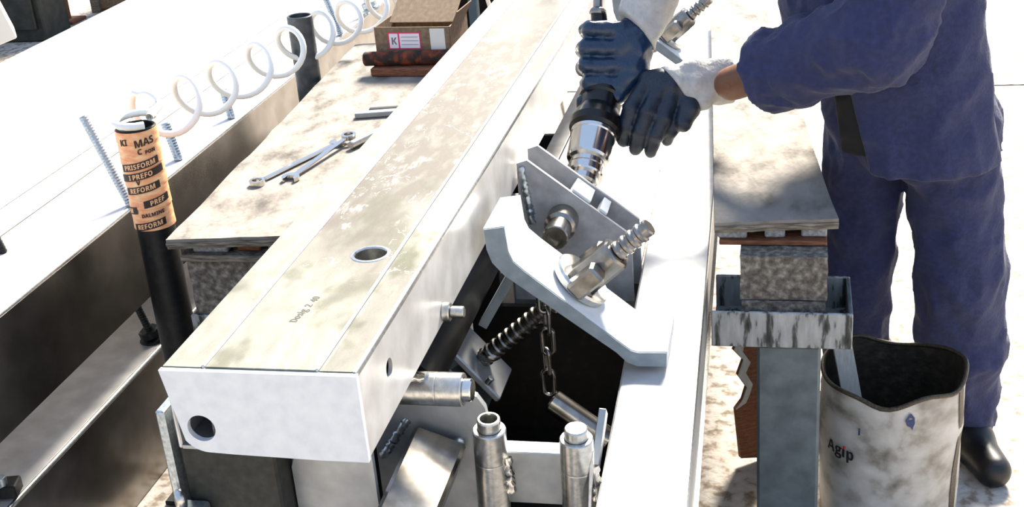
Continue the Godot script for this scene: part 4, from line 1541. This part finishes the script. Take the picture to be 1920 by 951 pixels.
	var tp := PackedVector2Array([Vector2(-0.036, 0.318), Vector2(-0.046, 0.302), Vector2(-0.024, 0.272), Vector2(-0.040, 0.236), Vector2(-0.019, 0.20), Vector2(-0.032, 0.172), Vector2(-0.051, 0.15), Vector2(-0.024, 0.162), Vector2(-0.012, 0.184), Vector2(-0.004, 0.205), Vector2(-0.020, 0.238), Vector2(-0.006, 0.262), Vector2(-0.024, 0.292), Vector2(-0.018, 0.316)])
	prism(s, tp, [], Transform3D(Basis(Vector3.UP, 0.5) * Basis(Vector3(1, 0, 0), -0.12), Vector3(-0.075, 0.0, -2.68)) * Transform3D(Basis.IDENTITY, Vector3(0, 0, 0.0142)), 0.003)
	part(s, "torn_edge", M.stick, st)

# ------------------------------------------------------------------ man in blue
func build_person() -> void:
	var t := thing("person", "person in blue work suit and rubber gloves leaning over the bench", "person", Vector3(0.26, 0, -2.72))
	var hL := Vector3(0.325, 0.84, -2.735)
	var hR := Vector3(0.165, 0.84, -2.845)
	var kL := Vector3(0.375, 0.47, -2.755)
	var kR := Vector3(0.160, 0.46, -2.825)
	var aL := Vector3(0.405, 0.09, -2.80)
	var aR := Vector3(0.160, 0.09, -2.90)
	var sL := Vector3(0.255, 1.34, -2.595)
	var sR := Vector3(-0.02, 1.34, -2.86)
	var eL := Vector3(0.165, 1.075, -2.545)
	var wL := Vector3(-0.130, 0.926, -2.745)
	var eR := Vector3(-0.19, 1.345, -3.02)
	var wR := Vector3(-0.322, 1.105, -2.90)
	var neck := Vector3(0.09, 1.41, -2.72)
	var head := Vector3(0.02, 1.585, -2.66)
	var chest := Vector3(0.16, 1.20, -2.745)
	var pel := Vector3(0.25, 0.86, -2.77)
	# body
	var bones := [[pel, chest, 0.11, 0.12, 0.05], [chest, neck, 0.10, 0.055, 0.06], [neck, head + Vector3(0.01, -0.05, 0), 0.052, 0.05, 0.04],
		[chest, sL, 0.08, 0.055, 0.05], [chest, sR, 0.08, 0.055, 0.05], [sL, eL, 0.050, 0.040, 0.03], [eL, wL, 0.044, 0.038, 0.02], [sR, eR, 0.050, 0.040, 0.03], [eR, wR, 0.042, 0.031, 0.02],
		[pel, hL, 0.10, 0.08, 0.05], [pel, hR, 0.10, 0.08, 0.05], [hL, kL, 0.075, 0.052, 0.03], [kL, aL, 0.052, 0.036, 0.03], [hR, kR, 0.075, 0.052, 0.03], [kR, aR, 0.052, 0.036, 0.03]]
	var fwd := Vector3(-0.70, -0.42, 0.58).normalized()
	var hb := frame_of(fwd)
	# skull and face
	var up := (Vector3.UP - fwd * fwd.y).normalized()
	var sd := up.cross(fwd)
	bones.append_array([[head - fwd * 0.025 + up * 0.02, head + fwd * 0.015 + up * 0.02, 0.088, 0.086, 0.03], [head + fwd * 0.045 - up * 0.075, head + fwd * 0.02, 0.045, 0.07, 0.05],
		[head + fwd * 0.098 + up * 0.0, head + fwd * 0.112 - up * 0.035, 0.009, 0.014, 0.015], [head + fwd * 0.088 - up * 0.068 - sd * 0.02, head + fwd * 0.088 - up * 0.068 + sd * 0.02, 0.008, 0.008, 0.008]])
	for q: float in [-1.0, 1.0]:
		bones.append([head + sd * q * 0.086 + up * 0.012, head + sd * q * 0.090 - up * 0.025, 0.014, 0.011, 0.01])
		bones.append([head + fwd * 0.090 + up * 0.022 + sd * q * 0.018, head + fwd * 0.085 + up * 0.024 + sd * q * 0.05, 0.008, 0.007, 0.012])
	part_mesh(nets(bones, 0.011), "body", M.skin, t)
	for q: float in [-1.0, 1.0]:
		var s := sm()
		blob(s, head + fwd * 0.090 + up * 0.006 + sd * q * 0.033, Vector3.ONE * 0.011, 3, 0.0)
		part(s, "eye", M.labelwhite, t)
	part_mesh(nets([[head - fwd * 0.032 + up * 0.034, head + fwd * 0.012 + up * 0.046, 0.090, 0.080, 0.03], [head - fwd * 0.06 - up * 0.03, head - fwd * 0.03 + up * 0.02, 0.06, 0.08, 0.03]], 0.009, [], noise(30.0, 81, 2), 0.006), "hair", M.hair, t)
	# trousers
	var fold := creases(8.0, 82)
	var tb := [[pel + Vector3(0.05, -0.03, 0.045), pel + Vector3(-0.05, -0.03, -0.045), 0.125, 0.125, 0.06], [hL, kL, 0.100, 0.089, 0.015], [kL, kL.lerp(aL, 0.55), 0.089, 0.090, 0.04], [kL.lerp(aL, 0.55), aL + Vector3(0.005, -0.03, 0), 0.090, 0.072, 0.04],
		[hR, kR, 0.092, 0.072, 0.015], [kR, aR + Vector3(0, -0.03, 0), 0.072, 0.070, 0.02]]
	part_mesh(nets(tb, 0.010, [[Vector3(0, 0.055, 0), Vector3(0, -1, 0)], [Vector3(0, 0.93, 0), Vector3(0, 1, 0)]], fold, -0.014, Vector3(1.0, 0.7, 1.0)), "trousers", M.suit, t)
	# jacket: flared skirt, leaning trunk, sleeves
	var l := Vector3(0.7, 0, 0.7)
	var f := Vector3(-0.7, 0, 0.7)
	var jb := [[pel + l * 0.085 + Vector3(0, -0.16, 0), chest + l * 0.095, 0.135, 0.130, 0.05], [pel - l * 0.10 + Vector3(0, -0.16, 0), chest - l * 0.10, 0.150, 0.130, 0.05], [pel + f * 0.03 + Vector3(0, -0.16, 0), chest + f * 0.03, 0.150, 0.14, 0.05],
		[chest, neck - Vector3(0, 0.03, 0), 0.13, 0.075, 0.06], [chest + l * 0.08, sL, 0.12, 0.088, 0.05], [chest - l * 0.08, sR, 0.12, 0.088, 0.05],
		[sL, eL, 0.090, 0.092, 0.03], [eL, wL, 0.090, 0.082, 0.03], [sR, eR, 0.088, 0.085, 0.03], [eR, wR, 0.083, 0.07, 0.03]]
	var dl := (wL - eL).normalized()
	var dr := (wR - eR).normalized()
	var cuffL := wL - dl * 0.095
	var trunk := [jb[0], jb[1], jb[2], jb[3], jb[4], jb[5]]
	part_mesh(nets(trunk, 0.010, [[Vector3(0, 0.965, 0), Vector3(0, -1, 0)]], creases(7.0, 83), -0.012, Vector3(0.9, 0.7, 0.9)), "jacket", M.suit, t)
	# open skirt of the jacket: its front edge runs down from the waist, a dark inner layer shows beside it
	var eA := Vector3(0.108, 0.975, -2.6)
	var en := Vector3(-0.967, -0.253, 0.0)
	var skirt := [jb[0], jb[1], jb[2]]
	part_mesh(nets(skirt, 0.009, [[Vector3(0.2, 0.765, -2.7), Vector3(0.02, -1, -0.03)], [Vector3(0, 0.985, 0), Vector3(0, 1, 0)], [eA, en]], creases(7.0, 83), -0.012, Vector3(0.9, 0.7, 0.9)), "jacket_skirt", M.suit, t)
	var inner := []
	for q: Array in skirt:
		inner.append([q[0], q[1], q[2] - 0.010, q[3] - 0.010, q[4]])
	part_mesh(nets(inner, 0.009, [[Vector3(0.2, 0.80, -2.7), Vector3(0.02, -1, -0.03)], [Vector3(0, 0.975, 0), Vector3(0, 1, 0)], [eA + Vector3(-0.028, 0, 0), (en + Vector3(0, 0.12, 0)).normalized()]], creases(7.0, 83), -0.012, Vector3(0.9, 0.7, 0.9)), "dark_inner", M.dark_inner, t)
	part_mesh(nets([jb[6], jb[7]], 0.008, [[cuffL, dl]], creases(8.5, 84), -0.012), "sleeve", M.suit, t)
	part_mesh(nets([jb[8], jb[9]], 0.010, [[wR - dr * 0.12, dr]], noise(7.0, 85, 3), 0.014), "sleeve", M.suit, t)
	# shoes
	for q: Array in [[aL, Vector3(0.30, 0, 0.95)], [aR, Vector3(-0.75, 0, 0.66)]]:
		var a: Vector3 = q[0]
		var d: Vector3 = q[1]
		var g := a * Vector3(1, 0, 1)
		part_mesh(nets([[g - d * 0.05 + Vector3(0, 0.045, 0), g + d * 0.06 + Vector3(0, 0.045, 0), 0.045, 0.05, 0.03], [g + d * 0.06 + Vector3(0, 0.04, 0), g + d * 0.185 + Vector3(0, 0.035, 0), 0.048, 0.040, 0.03], [g + Vector3(0, 0.05, 0), a + Vector3(0, 0.02, 0), 0.05, 0.05, 0.03]], 0.007, [[Vector3(0, 0.002, 0), Vector3(0, -1, 0)]]), "shoe", M.shoe, t)
	# gloves
	var H := Basis.from_euler(Vector3(deg_to_rad(-23.7), deg_to_rad(13.4), deg_to_rad(-4.8)))
	var g1 := Vector3(-0.402, 0.958, -2.85)
	var L1 := func(x: float, y: float, z: float) -> Vector3: return g1 + H * Vector3(x, y, z)
	var gb := []
	var mcp := [[0.0125, 0.060], [0.019, 0.019], [0.019, -0.0225], [0.0125, -0.062]]
	var pip := [[-0.054, 0.065], [-0.063, 0.0225], [-0.063, -0.019], [-0.056, -0.058]]
	var w1: Vector3 = L1.call(0.069, 0.105, 0.0)
	gb.append([w1, L1.call(0.045, 0.03, 0.0), 0.036, 0.040, 0.03])
	gb.append([L1.call(0.045, 0.03, 0.0), L1.call(0.040, -0.04, 0.0), 0.040, 0.036, 0.03])
	for i in 4:
		gb.append([L1.call(0.045, 0.03 - 0.02 * i, 0.008), L1.call(mcp[i][0], mcp[i][1], 0.022), 0.030, 0.0225, 0.02])
	for i in 4:
		var r: float = [0.0195, 0.0205, 0.020, 0.018][i]
		gb.append([L1.call(mcp[i][0], mcp[i][1], 0.022), L1.call(pip[i][0], pip[i][1], 0.026), r + 0.002, r, 0.006])
		gb.append([L1.call(pip[i][0], pip[i][1], 0.026), L1.call(pip[i][0] - 0.004, pip[i][1] + 0.002, -0.024), r, r * 0.95, 0.006])
		gb.append([L1.call(pip[i][0] - 0.004, pip[i][1] + 0.002, -0.024), L1.call(pip[i][0] + 0.030, pip[i][1] + 0.004, -0.046), r * 0.95, r * 0.85, 0.006])
	gb.append([L1.call(0.045, -0.045, 0.005), L1.call(0.005, -0.088, 0.02), 0.030, 0.0225, 0.015])
	gb.append([L1.call(0.005, -0.088, 0.02), L1.call(-0.035, -0.098, 0.025), 0.0225, 0.020, 0.006])
	gb.append([L1.call(-0.035, -0.098, 0.025), L1.call(-0.070, -0.102, 0.010), 0.020, 0.017, 0.006])
	part_mesh(nets(gb, 0.0042, [], noise(22.0, 86, 2), 0.004), "glove", M.rubber, t)
	var c1a: Vector3 = L1.call(0.052, 0.045, 0.004)
	var c1b: Vector3 = L1.call(0.128, 0.262, -0.02)
	var cd := (c1b - c1a).normalized()
	part_mesh(nets([[c1a, c1b, 0.052, 0.074, 0.02]], 0.006, [[c1a + cd * 0.012, (-cd + H * Vector3(-0.75, 0.0, 0.1)).normalized()], [c1b - cd * 0.02, cd]], noise(14.0, 87, 2), 0.008), "glove_cuff", M.canvas, t)
	var g2 := Vector3(-0.297, 0.858, -2.80)
	var L2 := func(x: float, y: float, z: float) -> Vector3: return g2 + H * Vector3(x, y, z)
	gb = []
	var m2 := [[-0.024, 0.060, 0.014], [0.004, 0.048, 0.024], [0.030, 0.032, 0.024], [0.052, 0.010, 0.014]]
	var p2 := [[-0.064, -0.006, 0.032], [-0.029, -0.020, 0.044], [0.006, -0.034, 0.044], [0.040, -0.034, 0.028]]
	var t2 := [[-0.080, -0.078, 0.002], [-0.051, -0.098, 0.008], [-0.018, -0.104, 0.008], [0.020, -0.078, 0.002]]
	var w2: Vector3 = L2.call(0.095, 0.060, 0.0)
	for i in 4:
		gb.append([w2, L2.call(m2[i][0], m2[i][1], m2[i][2]), 0.034, 0.0235, 0.02])
	for i in 4:
		var r: float = [0.0180, 0.0188, 0.0180, 0.0165][i]
		gb.append([L2.call(m2[i][0], m2[i][1], m2[i][2]), L2.call(p2[i][0], p2[i][1], p2[i][2]), r + 0.002, r, 0.006])
		var mid: Vector3 = (L2.call(p2[i][0], p2[i][1], p2[i][2]) as Vector3).lerp(L2.call(t2[i][0], t2[i][1], t2[i][2]), 0.5) + H * Vector3(-0.004, 0, 0.008)
		gb.append([L2.call(p2[i][0], p2[i][1], p2[i][2]), mid, r, r * 0.95, 0.006])
		gb.append([mid, L2.call(t2[i][0], t2[i][1], t2[i][2]), r * 0.95, r * 0.82, 0.006])
	gb.append([L2.call(0.075, 0.03, 0.01), L2.call(0.066, -0.008, 0.03), 0.028, 0.026, 0.012])
	gb.append([L2.call(0.066, -0.008, 0.03), L2.call(0.052, -0.040, 0.038), 0.026, 0.021, 0.006])
	part_mesh(nets(gb, 0.0042, [], noise(22.0, 88, 2), 0.003), "glove", M.rubberworn, t)
	var c2a: Vector3 = L2.call(0.020, 0.045, 0.010)
	var c2b: Vector3 = L2.call(0.172, 0.066, -0.005)
	cd = (c2b - c2a).normalized()
	part_mesh(nets([[c2a, c2b, 0.046, 0.056, 0.02], [L2.call(0.075, 0.085, 0.02), L2.call(0.095, 0.010, 0.03), 0.024, 0.024, 0.02]], 0.005, [[c2a + cd * 0.012, (-cd + H * Vector3(0, -0.6, 0)).normalized()], [c2b - cd * 0.005, cd]], noise(14.0, 89, 2), 0.007), "glove_cuff", M.canvas, t)
	# air tool in the gloved hands
	var tip := Vector3(-0.452, 0.722, -2.575)
	var butt := Vector3(-0.425, 0.885, -2.82)
	var ad := (butt - tip).normalized()
	var w := thing("impact_wrench", "chrome and black air wrench held in the gloved hands", "impact wrench", tip)
	var s := sm()
	lathe(s, [Vector2(0, 0), Vector2(0.0276, 0), Vector2(0.0299, 0.004), Vector2(0.0299, 0.035), Vector2(0.0345, 0.040), Vector2(0.0345, 0.062)], along(tip, ad), 12)
	part(s, "socket", M.chrome, w)
	s = sm()
	lathe(s, [Vector2(0.0230, 0.058), Vector2(0.0403, 0.058), Vector2(0.0425, 0.062), Vector2(0.0425, 0.078), Vector2(0.0391, 0.084), Vector2(0.0391, 0.096), Vector2(0.0460, 0.10), Vector2(0.0489, 0.106), Vector2(0.0506, 0.165), Vector2(0.0529, 0.168), Vector2(0.0529, 0.176), Vector2(0.0494, 0.18), Vector2(0.0230, 0.18)], along(tip, ad), 32)
	part(s, "chrome_sleeve", M.chrome, w)
	s = sm()
	lathe(s, [Vector2(0.0230, 0.178), Vector2(0.0529, 0.178), Vector2(0.0586, 0.186), Vector2(0.0598, 0.205), Vector2(0.0540, 0.225), Vector2(0.0483, 0.24), Vector2(0.0483, 0.27), Vector2(0.0529, 0.275), Vector2(0.0529, 0.315), Vector2(0.0460, 0.325), Vector2(0, 0.325)], along(tip, ad), 32)
	part(s, "black_housing", M.toolblack, w)
	s = sm()
	tube(s, [butt - ad * 0.01, L1.call(-0.030, -0.06, 0.0), L1.call(-0.028, 0.04, 0.0), L1.call(-0.034, 0.11, 0.0)], [0.035, 0.024, 0.022, 0.018], 16)
	part(s, "grip", M.toolblack, w)
	s = sm()
	lathe(s, [Vector2(0.010, 0), Vector2(0.019, 0), Vector2(0.020, 0.004), Vector2(0.016, 0.012), Vector2(0.011, 0.016), Vector2(0.011, 0.05), Vector2(0.0, 0.05)], along(L1.call(-0.036, 0.102, 0.004), H * Vector3(0.02, 1, 0)), 16)
	part(s, "hose_coupling", M.rod, w)
	s = sm()
	tube(s, [L1.call(-0.035, 0.14, 0.004), L1.call(-0.033, 0.25, 0.0), L1.call(-0.05, 0.34, -0.06), Vector3(-0.62, 1.15, -3.6), Vector3(-0.9, 0.6, -4.6), Vector3(-0.95, 0.012, -5.2), Vector3(-0.7, 0.012, -6.5)], 0.0085, 10)
	part(s, "air_hose", M.rod, w)

# ------------------------------------------------------------------ far things
func build_background() -> void:
	var t := thing("storage_cabinet", "dark green-grey steel cabinet far behind the stacked channels", "cabinet", Vector3(-4.75, 0, -6.95))
	var s := sm()
	span(s, Vector3(-5.5, 0, -7.25), Vector3(-4.46, 1.6, -6.95), 0.01)
	part(s, "body", M.cabinet, t)
	for x: float in [-5.1, -4.78]:
		s = sm()
		span(s, Vector3(x, 0.08, -6.945), Vector3(x + 0.28, 1.5, -6.925), 0.005)
		part(s, "door", M.cabinet, t)
	s = sm()
	span(s, Vector3(-4.70, 0.30, -6.92), Vector3(-4.64, 1.5, -6.90), 0.003)
	part(s, "vertical_bar", M.rack, t)
	s = sm()
	bx(s, Vector3(-4.60, 0.27, -6.42), Vector3(0.42, 0.34, 0.30), Basis(Vector3.UP, 0.6) * Basis(Vector3(0, 0, 1), 0.25), 0.006)
	var wb := thing("carton", "white carton leaning in front of the dark cabinet", "box", Vector3(-4.60, 0.1, -6.42))
	part(s, "carton_body", M.whitebox, wb)
	s = sm()
	bx(s, Vector3(-4.60, 0.4395, -6.42) + Vector3(-0.04, -0.005, 0), Vector3(0.05, 0.004, 0.30), Basis(Vector3.UP, 0.6) * Basis(Vector3(0, 0, 1), 0.25), 0.001)
	part(s, "tape_strip", M.kraft, wb)
	t = thing("brown_post", "thin brown post standing far behind the wide steel sheet", "post", Vector3(-4.6, 0, -7.46))
	s = sm()
	span(s, Vector3(-4.63, 0, -7.48), Vector3(-4.585, 1.8, -7.44), 0.004)
	part(s, "shaft", M.redwood, t)
	s = sm()
	span(s, Vector3(-4.70, 0, -7.55), Vector3(-4.52, 0.02, -7.37), 0.004)
	part(s, "foot", M.redwood, t)
	t = thing("crate", "pale brown crate standing far back left of the cage rack", "crate", Vector3(-4.35, 0, -7.9))
	for k in 4:
		s = sm()
		span(s, Vector3(-4.54, 0.02 + k * 0.26, -7.75), Vector3(-4.02, 0.26 + k * 0.26, -7.72), 0.004)
		part(s, "plank", M.kraft, t)
	s = sm()
	span(s, Vector3(-4.56, 0, -8.3), Vector3(-4.0, 1.06, -7.76), 0.004)
	part(s, "body", M.kraft, t)
	s = sm()
	span(s, Vector3(-4.56, 0, -7.715), Vector3(-4.50, 1.06, -7.69), 0.004)
	part(s, "corner_batten", M.plyedge, t)
	t = thing("steel_locker", "grey steel locker far behind the bare pipe post", "locker", Vector3(-2.5, 0, -6.5))
	s = sm()
	span(s, Vector3(-2.78, 0, -7.1), Vector3(-2.18, 1.4, -6.52), 0.01)
	part(s, "body", M.cabinet, t)
	for k in 3:
		s = sm()
		span(s, Vector3(-2.77 + k * 0.2, 0.05, -6.515), Vector3(-2.59 + k * 0.2, 1.35, -6.49), 0.005)
		part(s, "door", M.post, t)
	t = thing("storage_rack", "dark steel storage rack far behind the cardboard box", "rack", Vector3(-1.7, 0, -6.1))
	for x: float in [-2.08, -1.80, -1.52, -1.32]:
		s = sm()
		span(s, Vector3(x, 0, -5.95), Vector3(x + 0.045, 1.4, -5.90), 0.004)
		part(s, "upright", M.rackblue if x > -1.6 and x < -1.4 else M.rack, t)
	for y: float in [0.10, 0.45, 0.9]:
		s = sm()
		span(s, Vector3(-2.08, y, -6.38), Vector3(-1.275, y + 0.04, -5.955), 0.004)
		part(s, "shelf", M.rack, t)
	s = sm()
	span(s, Vector3(-2.08, 0, -6.43), Vector3(-1.275, 1.4, -6.39), 0.004)
	part(s, "back_panel", M.greasy_and_shade, t)
	# added dark bin, put in to darken the reflections in the channel webs
	t = thing("added_dark_bin", "low dark steel bin added under the spanner bench to darken the channel reflections", "bin", Vector3(-1.0, 0, -3.3))
	for e: Array in [[Vector3(-1.27, 0, -2.62), Vector3(-0.76, 0.32, -2.60)], [Vector3(-1.27, 0, -4.2), Vector3(-0.76, 0.32, -4.18)], [Vector3(-1.29, 0, -4.2), Vector3(-1.27, 0.32, -2.60)], [Vector3(-0.76, 0, -4.2), Vector3(-0.74, 0.32, -2.60)], [Vector3(-1.27, 0.02, -4.18), Vector3(-0.76, 0.04, -2.62)]]:
		s = sm()
		span(s, e[0], e[1], 0.003)
		part(s, "added_bin_side", M.blacksteel, t)
	# back wall of the shop
	s = sm()
	span(s, Vector3(-14, 0, -18.3), Vector3(-2.0, 4.2, -18.0), 0.0)
	struct(s, "wall_back", M.wall)
